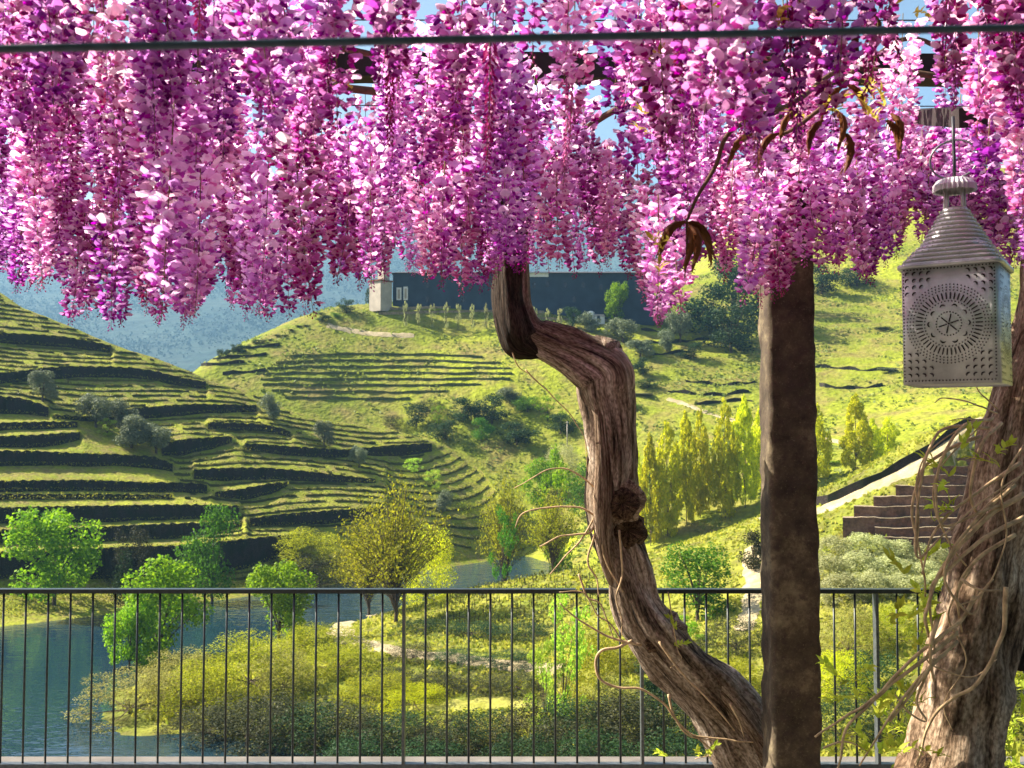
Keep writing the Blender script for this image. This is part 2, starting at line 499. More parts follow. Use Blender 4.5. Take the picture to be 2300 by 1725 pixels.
def grid_sheet(name, zf, x0, x1, y0, y1, st, mat):
    nx, ny = int((x1 - x0) / st) + 1, int((y1 - y0) / st) + 1
    X, Y = np.meshgrid(np.linspace(x0, x1, nx), np.linspace(y0, y1, ny))
    Z = zf(X, Y)
    V = np.stack([X.ravel(), Y.ravel(), Z.ravel()], 1)
    i = np.arange(nx * ny).reshape(ny, nx)
    F = np.stack([i[:-1, :-1].ravel(), i[:-1, 1:].ravel(), i[1:, 1:].ravel(), i[1:, :-1].ravel()], 1)
    o = link(name, mesh(name, V, F, True), mat)
    return tag(o, kind='structure')

# ------------------------------------------------------------------ ground, water, far hills
V = [(-3300, -250, -27), (3300, -250, -27), (3300, 5050, -27), (-3300, 5050, -27)]
tag(link('ground', mesh('ground', V, [(0, 1, 2, 3)]), M['bed']), kind='structure')
m, nt, out = newmat('river_water')
pos = position(nt, (0.5, 1.0, 1.0))
n1, n2 = noise(nt, 0.35, 3, pos), noise(nt, 1.6, 2, pos)
ad = N(nt, 'ShaderNodeMath', operation='ADD')
nt.links.new(n1, ad.inputs[0])
nt.links.new(n2, ad.inputs[1])
sep = N(nt, 'ShaderNodeSeparateXYZ')
nt.links.new(position(nt), sep.inputs[0])
mr = N(nt, 'ShaderNodeMapRange')            # breeze ripples the open reach beyond the spit
for i_, v_ in ((1, 112), (2, 150), (3, 0.15), (4, 0.9)):
    mr.inputs[i_].default_value = v_
nt.links.new(sep.outputs[1], mr.inputs[0])
b = N(nt, 'ShaderNodeBump')
b.inputs['Distance'].default_value = 0.3
nt.links.new(mr.outputs[0], b.inputs['Strength'])
nt.links.new(ad.outputs[0], b.inputs['Height'])
principled(nt, out, (0.010, 0.030, 0.045), 0.05, 0.5, normal=b.outputs[0])
M['water'] = m
V = [(-700, 20, WATER), (500, 20, WATER), (500, 330, WATER), (-700, 330, WATER)]
tag(link('river', mesh('river', V, [(0, 1, 2, 3)]), M['water']), kind='structure')
grid_sheet('near_bank', near_z, -62, 82, 5.6, 166, 0.9, M['soil'])
grid_sheet('far_hillside', side_z, -115, 225, 148, 400, 1.25, M['hill'])

def farz(X, Y):
    t = np.clip((Y - 1400) / 2800, 0, 1.4)
    return -24 + 960 * (t ** 1.05) * (1 + 0.10 * np.sin(X * 0.0015 + 1.0)) + 60 * wob(X, Y, 0.004, 2.0) * t + 24 * wob(X, Y, 0.0135, 1.0) * t
def farz2(X, Y):
    z = farz(X, Y)
    return np.where(Y > 4200, z - (Y - 4200) * 0.9, z)
fh = grid_sheet('distant_hills', farz2, -3200, 3000, 1200, 5000, 38, M['farhill'])

# ------------------------------------------------------------------ left terraced hill
Zs = 2.1825
ridge = [(0, 663), (46, 693), (115, 718), (174, 743), (229, 766), (293, 789), (330, 800), (380, 817), (421, 833), (463, 853), (504, 865), (568, 881), (600, 893), (627, 913), (714, 940), (806, 954), (875, 963), (944, 984), (1003, 1000), (1080, 1055), (1130, 1120)]
ridge = [(-160, 560)] + ridge
base_l = [(-160, 1420), (0, 1398), (300, 1368), (600, 1310), (800, 1270), (1000, 1215), (1130, 1180)]
def zl(l):
    return [(x / Zs, y / Zs + 560, h / Zs) for x, y, h in l]
walls_px = [
 (zl([(-350, 405, 40), (0, 415, 40), (150, 420, 45), (300, 432, 45), (450, 458, 35), (600, 490, 28), (720, 525, 26), (815, 556, 10)]), 'long dark wall highest on the terraced hill, just under the ridge'),
 (zl([(-350, 620, 45), (0, 610, 45), (100, 600, 46), (200, 585, 50), (350, 577, 48), (500, 577, 45), (650, 585, 42), (750, 600, 40), (850, 625, 35), (950, 645, 32), (1028, 656, 24)]), 'long arched dark wall second below the ridge of the terraced hill'),
 (zl([(-350, 715, 75), (0, 725, 75), (100, 735, 70), (200, 765, 50), (242, 786, 36)]), 'short dark wall at the left edge beside the upper lone olive tree'),
 (zl([(250, 815, 10), (420, 825, 14), (640, 785, 45), (800, 770, 50), (950, 762, 42), (1100, 765, 35), (1255, 768, 24)]), 'dark wall running right from the silver olive pair'),
 (zl([(1010, 850, 28), (1150, 855, 30), (1300, 862, 28), (1400, 885, 26), (1432, 908, 10)]), 'short dark wall in the middle of the hill under the small round olive'),
 (zl([(-350, 858, 30), (0, 855, 30), (200, 848, 30), (380, 850, 18)]), 'thin grassy dark wall at the left edge below the olive tree bench'),
 (zl([(-350, 925, 50), (0, 920, 50), (150, 915, 55), (300, 905, 50), (400, 900, 26)]), 'green shaded wall at the left edge left of the lower olive trees'),
 (zl([(790, 955, 55), (900, 935, 70), (1050, 925, 45), (1140, 920, 22)]), 'dark wall starting right of the lowest silver olive tree'),
 (zl([(1190, 955, 22), (1300, 960, 35), (1500, 975, 40), (1670, 985, 34), (1800, 975, 32), (1950, 962, 48), (2050, 957, 42), (2180, 952, 14)]), 'long wavy dark wall crossing the right lobe of the terraced hill'),
 (zl([(-350, 985, 65), (0, 990, 65), (200, 995, 60), (400, 1005, 55), (600, 1010, 48), (750, 1020, 50), (850, 1056, 30)]), 'thick dark wall at the left, ending below the lowest silver olive'),
 (zl([(950, 1085, 36), (1100, 1075, 58), (1300, 1075, 50), (1500, 1090, 40), (1700, 1115, 25), (1850, 1130, 10)]), 'dark wall under the big rounded vineyard bench'),
 (zl([(-350, 1140, 45), (0, 1140, 45), (400, 1135, 45), (700, 1145, 40), (950, 1150, 40), (1020, 1160, 34)]), 'dark straight wall at the left with pale ledges above and below'),
 (zl([(1050, 1195, 18), (1200, 1175, 48), (1330, 1150, 44), (1415, 1145, 10)]), 'short slanting dark wall in the middle of the hill, beside the square wall end'),
 (zl([(-350, 1205, 18), (0, 1206, 18), (400, 1204, 18), (850, 1208, 14)]), 'thin low wall at the left just above the pale stones'),
 (zl([(-350, 1272, 70), (0, 1270, 70), (400, 1262, 75), (700, 1258, 70), (950, 1255, 65), (1180, 1262, 50)]), 'thick dark wall at the left behind the tip of the bright green tree'),
 (zl([(1220, 1325, 28), (1400, 1300, 50), (1600, 1285, 55), (1746, 1275, 50), (1900, 1262, 30)]), 'dark wall under the lowest rounded vineyard bench, above the willows'),
 (zl([(-350, 1382, 60), (0, 1380, 60), (500, 1365, 65), (800, 1350, 70), (930, 1345, 66), (1190, 1340, 12)]), 'dark wall second above the river behind the bright green tree'),
 (zl([(-350, 1495, 110), (0, 1490, 120), (450, 1470, 140), (900, 1455, 160), (1200, 1425, 140), (1400, 1405, 90), (1520, 1395, 40)]), 'tallest dark wall at the river edge behind the riverside trees'),
]
# hill plane
_dx0, _ = ray(0, 1398)
_dx1, _ = ray(1000, 1240)
P0, P1 = np.array([_dx0 * 119, 119]), np.array([_dx1 * 160, 160])
dirv = (P1 - P0) / np.linalg.norm(P1 - P0)
nrm = np.array([-dirv[1], dirv[0]])
SL = 0.55
c0 = float(nrm @ P0)
def plane_d(px, py):
    dx, dz = ray(px, py)
    return (ZC - WATER + SL * c0) / (-dz + SL * (nrm[0] * dx + nrm[1]))
def interp(l, x, j=1):
    return float(np.interp(x, [p[0] for p in l], [p[j] for p in l]))
colx = np.arange(-158, 1131, 6.0)
PROF = []
ND = 300
wall_rows = [dict() for _ in walls_px]
for ci, px in enumerate(colx):
    yr, yb = interp(ridge, px), interp(base_l, px)
    ent = []
    for wi, (wl, _) in enumerate(walls_px):
        if wl[0][0] <= px <= wl[-1][0]:
            yt, h = interp(wl, px), interp(wl, px, 2)
            if yt > yr + 6 and yt + h < yb + 30:
                ent.append((yt, h, wi))
    ent.sort(key=lambda t: -t[0])
    db = plane_d(px, yb)
    dd, zz = [db - 14, db - 1.0], [WATER - 3.0, WATER + 0.5]
    for yt, h, wi in ent:
        d = plane_d(px, yt + h * 0.5)
        d = max(d, dd[-1] + 0.9)
        z1 = at(px, yt, d).z
        z0 = at(px, yt + h, d).z
        z0 = max(z0, zz[-1] - 0.2)
        z1 = max(z1, z0 + 0.15)
        dd += [d, d + 0.12]
        zz += [z0, z1]
        wall_rows[wi][ci] = (d, z0, z1)
    dr = max(plane_d(px, yr), dd[-1] + 1)
    zr = max(at(px, yr, dr).z, zz[-1])
    dd += [dr, dr + 12, dr + 60]
    zz += [zr, zr - 3, zr - 34]
    PROF.append((np.array(dd), np.array(zz), db, dr))
def left_z(X, Y):
    px = CX + FPX * X / Y * 1.0
    # column index from the horizontal direction alone
    a = X / Y
    f = (a - COLA[0]) / (COLA[-1] - COLA[0]) * (len(colx) - 1)
    f = min(max(f, 0), len(colx) - 1.001)
    i = int(f)
    t = f - i
    za = np.interp(Y, PROF[i][0], PROF[i][1])
    zb = np.interp(Y, PROF[i + 1][0], PROF[i + 1][1])
    return float(za * (1 - t) + zb * t)
COLA = np.array([ray(px, 1050)[0] for px in colx])
V, F = [], []
for ci, px in enumerate(colx):
    dd, zz, db, dr = PROF[ci]
    ds = np.concatenate([np.linspace(dd[0], dr, ND), dr + np.array([4.0, 12.0, 30, 60])])
    zs = np.interp(ds, dd, zz)
    xs = COLA[ci] * ds
    zs = zs + 0.10 * wob(xs, ds, 0.8, 6.0) * (ds > db)
    V.append(np.stack([xs, ds, zs], 1))
n_d = ND + 4
V = np.concatenate(V)
i = np.arange(len(colx) * n_d).reshape(len(colx), n_d)
F = np.stack([i[:-1, :-1].ravel(), i[1:, :-1].ravel(), i[1:, 1:].ravel(), i[:-1, 1:].ravel()], 1)
tag(link('terraced_hill', mesh('terraced_hill', V, F, False), M['bench']), kind='structure')
for wi, (wl, lab) in enumerate(walls_px):
    rows = wall_rows[wi]
    if len(rows) < 3:
        continue
    V, F = [], []
    ks = sorted(rows)
    for q, ci in enumerate(ks):
        d, z0, z1 = rows[ci]
        j = 0.16 * math.sin(ci * 1.7 + wi) + 0.1 * random.uniform(-1, 1)
        a = COLA[ci]
        ht = 0.16 + j * 0.6
        f = d - 0.32 + 0.05 * math.sin(ci * 2.3)
        b = d + 0.35
        V += [(a * (f - 0.12), f - 0.12, z0 - 0.7), (a * f, f, z1 + ht), (a * b, b, z1 + ht * 0.8), (a * b, b, z0 - 0.7)]
        if q:
            o = (q - 1) * 4
            p = q * 4
            F += [(o, p, p + 1, o + 1), (o + 1, p + 1, p + 2, o + 2), (o + 2, p + 2, p + 3, o + 3), (o + 3, p + 3, p, o)]
    n = len(V)
    F += [(0, 1, 2, 3), (n - 1, n - 2, n - 3, n - 4)]
    o = link('terrace_wall', mesh('terrace_wall', V, F), M['schist'])
    tag(o, lab, 'wall', 'retaining walls of the terraced hill', 'thing')

# vine rows on the benches
def leaf_quads(P, Nn, size, asp=0.55, rng=R):
    n = len(P)
    Nn = Nn / (np.linalg.norm(Nn, axis=1)[:, None] + 1e-9)
    a = rng.normal(size=(n, 3))
    U = np.cross(Nn, a)
    U /= np.linalg.norm(U, axis=1)[:, None] + 1e-9
    Wv = np.cross(Nn, U)
    s = np.asarray(size)[:, None] if not np.isscalar(size) else size
    V = np.stack([P - U * s * 0.5, P + Wv * s * asp * 0.5, P + U * s * 0.5, P - Wv * s * asp * 0.5], 1).reshape(-1, 3)
    F = np.arange(4 * n).reshape(n, 4)
    return V, F
VP, HV, HF = [], [], []
for k in range(0, 62):
    tt = c0 + 1.5 + k * 2.1
    last = None
    for s in np.arange(-75, 190, 0.8):
        bend = 3.2 * math.sin(s * 0.055 + 0.6) + 1.6 * math.sin(s * 0.13 + k * 0.05)
        q = P0 + dirv * s + nrm * (tt - c0 + bend)
        X, Y = q
        ok = Y > 60
        if ok:
            a = X / Y
            ok = COLA[0] <= a <= COLA[-1]
        if ok:
            ci = int((a - COLA[0]) / (COLA[-1] - COLA[0]) * (len(colx) - 1))
            dd, zz, db, dr = PROF[ci]
            ok = db + 2 < Y < dr - 0.8 and np.abs(dd - Y).min() > 0.8
        if ok:
            z = left_z(X, Y)
            px, py = pixel(X, Y, z)
            ok = not (px < 330 + (py - 950) * 0.5 and py > 930) and random.random() > 0.03
        if not ok:
            last = None
            continue
        h = 0.30 + 0.1 * random.uniform(-1, 1)
        w = 0.22 + 0.1 * random.uniform(-1, 1)
        b = len(HV)
        HV += [(X - nrm[0] * w, Y - nrm[1] * w, z - 0.1), (X + random.uniform(-0.1, 0.1), Y + random.uniform(-0.1, 0.1), z + h), (X + nrm[0] * w, Y + nrm[1] * w, z - 0.1)]
        if last is not None:
            HF += [(last, b, b + 1, last + 1), (last + 1, b + 1, b + 2, last + 2)]
        last = b
        VP.append((X, Y, z))
VP = np.array(VP)
n = len(VP)
nl = 5
P = np.repeat(VP, nl, 0) + R.uniform(-1, 1, (n * nl, 3)) * np.array([0.4, 0.22, 0.0]) + np.stack([np.zeros(n * nl), np.zeros(n * nl), R.uniform(0.1, 0.5, n * nl)], 1)
Vl, Fl = leaf_quads(P, R.normal(size=(n * nl, 3)) + np.array([0, -0.2, 0.5]), R.uniform(0.15, 0.32, n * nl), 0.8)
Vl = np.concatenate([np.array(HV), Vl])
Fl = np.concatenate([np.array(HF), Fl + len(HV)])
tag(link('vine_rows', mesh('vine_rows', Vl, Fl), M['vine']), 'rows of low vines along the benches of the terraced hill', 'vines', kind='stuff')
# grass hanging over the wall tops
WP = []
for wi in range(len(walls_px)):
    for ci, (d, z0, z1) in wall_rows[wi].items():
        for _ in range(9):
            f = d - 0.3 + random.uniform(-0.25, 0.7)
            a = COLA[ci] + random.uniform(-0.5, 0.5) * (COLA[1] - COLA[0])
            WP.append((a * f, f, z1 + random.uniform(-0.35, 0.4)))
        for _ in range(4):
            f = d - 0.5 - random.uniform(0, 0.8)
            a = COLA[ci] + random.uniform(-0.5, 0.5) * (COLA[1] - COLA[0])
            WP.append((a * f, f, z0 + random.uniform(0.0, 0.5)))
for ci in range(0, len(colx) - 1):
    for _ in range(55):
        t = random.uniform(0, 1)
        a = COLA[ci] + t * (COLA[1] - COLA[0])
        f = PROF[ci][2] + random.uniform(-0.8, 9)
        WP.append((a * f, f, left_z(a * f, f) + 0.12))
WP = np.array(WP)
M['fringe'] = leaf_mat('wall_grass', (0.14, 0.17, 0.015), (0.34, 0.34, 0.04), 0.45)
tag(link('wall_top_grass', mesh('wall_top_grass', *leaf_quads(WP, R.normal(size=WP.shape), R.uniform(0.14, 0.36, len(WP)), 0.5)), M['fringe']), 'grass and weeds growing over the terrace walls', 'grass', kind='stuff')

# ------------------------------------------------------------------ haze
def haze_box():
    m, nt, out = newmat('haze')
    pv = N(nt, 'ShaderNodeVolumePrincipled')
    pv.inputs['Color'].default_value = (0.34, 0.65, 1.0, 1)
    pv.inputs['Density'].default_value = 0.00014
    pv.inputs['Anisotropy'].default_value = 0.1
    nt.links.new(pv.outputs[0], out.inputs['Volume'])
    V, F = [], []
    box(V, F, (0, 2350, 525), (6900, 5500, 1106))
    o = link('haze', mesh('haze', V, F), m)
    tag(o, 'thin blue haze filling the valley air', 'haze', kind='stuff')
haze_box()

# ------------------------------------------------------------------ tree prototypes (unit height 1, unit width 1)
def lobed_crown(seed, n, lobes, leaf, asp=0.6, gap=0.25, drop=0.0, up=0.25):
    rng = np.random.default_rng(seed)
    per = np.array([l[3] ** 2 for l in lobes])
    per = (per / per.sum() * n).astype(int) + 1
    P, D = [], []
    for (x, y, z, r), k in zip(lobes, per):
        v = rng.normal(size=(k, 3))
        v /= np.linalg.norm(v, axis=1)[:, None]
        rad = r * rng.uniform(0.25, 1.0, k) ** 0.45 * (1 + 0.12 * np.sin(v[:, 0] * 7 + seed) * np.sin(v[:, 2] * 6 + v[:, 1] * 5))
        p = np.array([x, y, z]) + v * rad[:, None]
        p[:, 2] -= drop * np.abs(rng.normal(size=k)) * r
        P.append(p)
        D.append(v)
    P, D = np.concatenate(P), np.concatenate(D)
    g = np.sin(P[:, 0] * 19 + seed) * np.sin(P[:, 1] * 17 + 2) * np.sin(P[:, 2] * 21 + seed * 2)
    keep = g > -1 + gap * 1.6
    keep |= rng.uniform(size=len(P)) < 0.35
    P, D = P[keep], D[keep]
    Nn = D + rng.normal(size=P.shape) * 0.75 + np.array([0, 0, up])
    return leaf_quads(P, Nn, rng.uniform(0.6, 1.3, len(P)) * leaf, asp, rng)
def limbs(seed, lobes, r0, split=0.25, lean=0.0, base=0.0):
    rng = np.random.default_rng(seed)
    T = []
    top = max(l[2] for l in lobes)
    P = catmull([(0, 0, base - 0.04), (lean * 0.3, 0.01, split * 0.6), (lean * 0.7, 0, split), (lean, 0, top * 0.8)], 4)
    T.append(tube_arrays(P, np.linspace(r0, r0 * 0.25, len(P)), 6))
    for (x, y, z, r) in lobes:
        s = rng.uniform(0.5, 1.0) * split
        Q = catmull([(lean * 0.5, 0, s), ((x + lean) * 0.45, y * 0.45, s + (z - s) * 0.55), (x, y, z)], 3)
        T.append(tube_arrays(Q, np.linspace(r0 * 0.5, r0 * 0.12, len(Q)), 4))
    return join_tubes(T)
PROTO = {}
def proto(kind, crown, trunk, lm, tm='bark'):
    a = mesh('crown', *crown)
    a.materials.append(L[lm])
    b = mesh('trunk', trunk[0], trunk[1], True)
    b.materials.append(M[tm])
    PROTO.setdefault(kind, []).append((a, b))
def rlobes(seed, k, spread, zc, zs, r0, r1):
    rng = np.random.default_rng(seed)
    out = []
    for i in range(k):
        th = rng.uniform(0, 2 * PI)
        q = rng.uniform(0, 1) ** 0.6
        z = zc + rng.uniform(-1, 1) * zs
        sh = math.sqrt(max(0.1, 1 - ((z - zc) / (zs * 1.25)) ** 2))
        out.append((math.cos(th) * spread * q * sh, math.sin(th) * spread * q * sh, z, rng.uniform(r0, r1)))
    return out
def dlobes(seed, k, r0, r1):
    rng = np.random.default_rng(seed)
    out = []
    for i in range(k):
        z = 0.02 + 0.80 * (i / (k - 1)) ** 0.9
        q = 0.40 * math.sqrt(max(0.0, 1 - (z / 0.95) ** 2)) * rng.uniform(0.55, 1.1)
        th = i * 2.4 + rng.uniform(-0.4, 0.4)
        out.append((math.cos(th) * q, math.sin(th) * q, z, rng.uniform(r0, r1)))
    return out
for sd in (1, 2, 3):
    lb = rlobes(sd, 26, 0.36, 0.52, 0.42, 0.10, 0.17)
    proto('plane', lobed_crown(sd, 6500, lb, 0.034, 0.8, 0.35), limbs(sd, lb[:9], 0.022), 'plane')
    lb = rlobes(sd + 10, 18, 0.34, 0.54, 0.40, 0.12, 0.2)
    proto('green', lobed_crown(sd, 5000, lb, 0.032, 0.7, 0.3), limbs(sd, lb[:8], 0.022), 'green')
    proto('dark', lobed_crown(sd + 20, 3600, lb, 0.040, 0.7, 0.3), limbs(sd, lb[:8], 0.024), 'dark')
    proto('olive', lobed_crown(sd + 30, 4600, rlobes(sd + 40, 16, 0.36, 0.55, 0.34, 0.13, 0.21), 0.055, 0.45, 0.2), limbs(sd, rlobes(sd + 40, 7, 0.3, 0.6, 0.2, 0.1, 0.15), 0.035), 'olive')
    lb = dlobes(sd + 50, 26, 0.10, 0.19)
    proto('dome', lobed_crown(sd + 50, 9000, lb, 0.026, 0.45, 0.25, up=0.5), limbs(sd, lb[:10], 0.018, 0.15), 'willow')
    proto('greydome', lobed_crown(sd + 60, 9000, lb, 0.024, 0.45, 0.25, up=0.5), limbs(sd, lb[:10], 0.018, 0.15), 'grey')
    proto('thicket', lobed_crown(sd + 70, 6000, lb, 0.030, 0.45, 0.3), limbs(sd, lb[:10], 0.018, 0.15), 'thicket')
    proto('sage', lobed_crown(sd + 80, 6500, dlobes(sd + 85, 34, 0.08, 0.15), 0.034, 0.6, 0.35, up=0.7), limbs(sd, lb[:10], 0.018, 0.15), 'sage')
    proto('spring', lobed_crown(sd + 90, 2600, rlobes(sd + 91, 24, 0.38, 0.55, 0.42, 0.05, 0.11), 0.034, 0.6, 0.4), limbs(sd, rlobes(sd + 91, 14, 0.38, 0.55, 0.42, 0.05, 0.11), 0.012), 'spring')
    # poplar: narrow column of upswept branches
    rng = np.random.default_rng(sd + 100)
    lb = []
    for i in range(34):
        z = 0.12 + 0.86 * (i / 33)
        w = 0.30 * min(1.0, (1.03 - z) * 2.2) * (0.55 + 0.45 * min(1, z * 4))
        th = i * 2.4
        lb.append((math.cos(th) * w * rng.uniform(0.4, 1.1), math.sin(th) * w * rng.uniform(0.4, 1.1), z, rng.uniform(0.07, 0.14) * (0.35 + w * 2.2)))
    Vp, Fp = lobed_crown(sd + 100, 6000, lb, 0.055, 0.45, 0.5)
    proto('poplar', (Vp, Fp), limbs(sd, lb[::3], 0.012, 0.3), 'poplar')
    # bare-looking willow: a fan of fine twigs with small yellow leaves
    T, PP = [], []
    for i in range(210):
        th = rng.uniform(0, 2 * PI)
        q = rng.uniform(0, 1) ** 0.6
        z1 = rng.uniform(0.45, 1.0) * (1.05 - 0.35 * q)
        s0 = rng.uniform(0.08, 0.42)
        x1, y1 = math.cos(th) * q * 0.46, math.sin(th) * q * 0.46
        Q = catmull([(0, 0, s0 * 0.9), (x1 * 0.3, y1 * 0.3, s0 + (z1 - s0) * 0.35), (x1 * 0.75, y1 * 0.75, s0 + (z1 - s0) * 0.75), (x1, y1, z1)], 3)
        T.append(tube_arrays(Q, np.linspace(0.004, 0.0009, len(Q)), 3, cap=False))
        for _ in range(34):
            u = rng.uniform(0.35, 1.0)
            j = min(int(u * (len(Q) - 1)), len(Q) - 2)
            PP.append(Q[j] + (Q[j + 1] - Q[j]) * rng.uniform() + rng.normal(size=3) * 0.022)
    T.append(tube_arrays(catmull([(0, 0, -0.05), (0.01, 0, 0.2), (0, 0.01, 0.5)], 4), np.linspace(0.018, 0.007, 9), 6))
    PP = np.array(PP)
    proto('bare', leaf_quads(PP, rng.normal(size=PP.shape) + np.array([0, 0, 0.4]), rng.uniform(0.014, 0.032, len(PP)), 0.5, rng), join_tubes(T), 'willow')
# conical dark cypress-like shape
for sd in (5, 6):
    lb = [(0.1 * math.cos(i * 2.4), 0.1 * math.sin(i * 2.4), 0.08 + 0.9 * i / 24, 0.34 * (1.04 - i / 24) ** 0.7 + 0.04) for i in range(25)]
    proto('cypress', lobed_crown(sd, 3000, lb, 0.05, 0.5, 0.2), limbs(sd, lb[::4], 0.03), 'dark')

COUNT = {}
def tree(kind, name, label, pos, h, w, cat='tree', group=None, lm=None, sink=0.0):
    k = COUNT.get(kind, 0)
    COUNT[kind] = k + 1
    a, b = PROTO[kind][k % len(PROTO[kind])]
    root = empty(name, (pos[0], pos[1], pos[2] - sink), k * 1.37 + len(label) * 0.3)
    tag(root, label, cat, group, 'thing')
    for nm, me in (('crown', a), ('trunk', b)):
        o = bpy.data.objects.new(nm, me)
        COL.objects.link(o)
        o.parent = root
        o.scale = (w, w, h)
        if nm == 'crown' and lm:
            o.material_slots[0].link = 'OBJECT'
            o.material_slots[0].material = L[lm]
    return root
def planted(kind, name, label, px, d, top, wpx, zf, hmin=0.4, **kw):
    X = ray(px, 1000)[0] * d
    z = float(zf(X, d))
    h = max(at(px, top, d).z - z, hmin)
    return tree(kind, name, label, (X, d, z), h, wpx / FPX * d, sink=0.02 * h, **kw)
def lz(X, Y):
    return left_z(X, Y)

G = 'riverside trees'
planted('plane', 'plane_tree', 'bright green broad tree on the far river bank at the left edge', 128, 124, 1122, 235, lz, group=G)
planted('cypress', 'dark_shrub', 'small black-green upright shrub between the bright left tree and the wall', 285, 128, 1228, 75, lz, group=G)
planted('green', 'riverside_tree', 'mid green tree with dark foot standing against the tallest terrace wall', 482, 133, 1122, 165, lz, group=G)
planted('thicket', 'bare_shrub', 'greyish leafless shrub above the small black-green shrub', 300, 134, 1170, 110, lz, cat='shrub', group=G)
planted('plane', 'plane_tree', 'bright green two-headed tree behind the railing left of the willow bushes', 365, 100, 1252, 240, near_z, group=G)
planted('plane', 'plane_tree', 'bright green rounded tree right beside the two-headed tree, crown over the rail', 632, 104, 1240, 195, near_z, group=G)
planted('plane', 'plane_tree', 'low bright green tree leaning over the river at the left of the two-headed tree', 300, 97, 1340, 130, near_z, group=G)
planted('dome', 'willow_bush', 'yellow-olive willow on the far bank right of the dark-footed tree', 700, 150, 1180, 210, lz, group=G)
planted('thicket', 'willow_bush', 'dark shaded thicket at the water under the yellow-olive far willow', 720, 146, 1235, 190, lz, cat='bush', group=G)
planted('bare', 'willow_tree', 'tall twiggy yellow willow standing at the bend of the sandy path', 890, 112, 1040, 290, near_z, group=G)
planted('bare', 'willow_tree', 'twiggy yellow willow just left of the tallest twiggy willow', 830, 124, 1120, 200, near_z, group=G)
planted('dome', 'willow_tree', 'leafy low yellow willow at the foot of the tall twiggy willow', 960, 128, 1160, 150, near_z, lm='poplar', group=G)
planted('dome', 'willow_tree', 'rounded olive tree with dark foot behind the far river reach', 1040, 186, 1118, 110, side_z, group=G)
planted('dark', 'riverside_tree', 'dark shaded tree at the water edge below the rounded olive tree', 1055, 183, 1170, 90, side_z, group=G)
planted('bare', 'willow_tree', 'thin grey-brown willow rising behind the far river reach', 1135, 150, 1030, 150, near_z, group=G)
planted('spring', 'young_tree', 'slender light green tree beside the far river reach', 1130, 136, 1130, 90, near_z, lm='green', group=G)
planted('bare', 'willow_tree', 'twiggy willow close left of the twisted trunk', 1240, 140, 1075, 150, near_z, group=G)
planted('spring', 'young_tree', 'light green sparse tree just left of the trunk knot', 1250, 150, 1010, 130, near_z, lm='plane', group=G)
planted('dome', 'willow_tree', 'pale yellow round-topped tree left of the trunk at mid height', 1262, 205, 990, 110, side_z, lm='sage', group=G)
planted('plane', 'young_tree', 'bright green tree below the pale yellow round-topped tree', 1215, 200, 1030, 110, side_z, group=G)
planted('green', 'riverside_tree', 'green bushy tree right behind the twisted trunk, above the far reach', 1320, 190, 1040, 120, side_z, group=G)
# poplars
pop = [(1432, 1025, 45, 168), (1498, 952, 75, 166), (1541, 935, 62, 168), (1572, 930, 58, 170), (1628, 900, 66, 168), (1672, 900, 66, 169), (1706, 925, 60, 172), (1835, 912, 60, 172), (1922, 896, 72, 172), (1960, 950, 48, 174), (1994, 945, 52, 176), (1460, 985, 55, 165)]
pl = ['short lone poplar beside the twisted trunk', 'broad poplar, second from the twisted trunk', 'thin poplar, third from the twisted trunk', 'thin poplar, fourth from the twisted trunk', 'tall poplar left of the dark gap by the stone pillar', 'tall poplar just left of the stone pillar', 'poplar half hidden by the left edge of the stone pillar',
      'narrow poplar just right of the stone pillar', 'tallest poplar right of the stone pillar', 'small poplar right beside the tallest right-hand poplar', 'rightmost slim poplar below the lantern', 'lower poplar in front between the lone and the broad poplar']
for (px, top, w, d), lab in zip(pop, pl):
    planted('poplar', 'poplar_tree', 'yellow-green ' + lab, px, d, top - 10, w * 1.5, side_z, group='row of poplars')
planted('dark', 'dark_tree', 'dark blue-green tree in the gap between the poplars', 1598, 178, 1040, 60, side_z)
planted('green', 'green_bush', 'small bright bush between the poplars right of the stone pillar', 1870, 178, 1035, 70, side_z, lm='plane', cat='bush')
planted('green', 'green_bush', 'small blue-green bush right of the lone poplar', 1462, 180, 1060, 50, side_z, cat='bush')
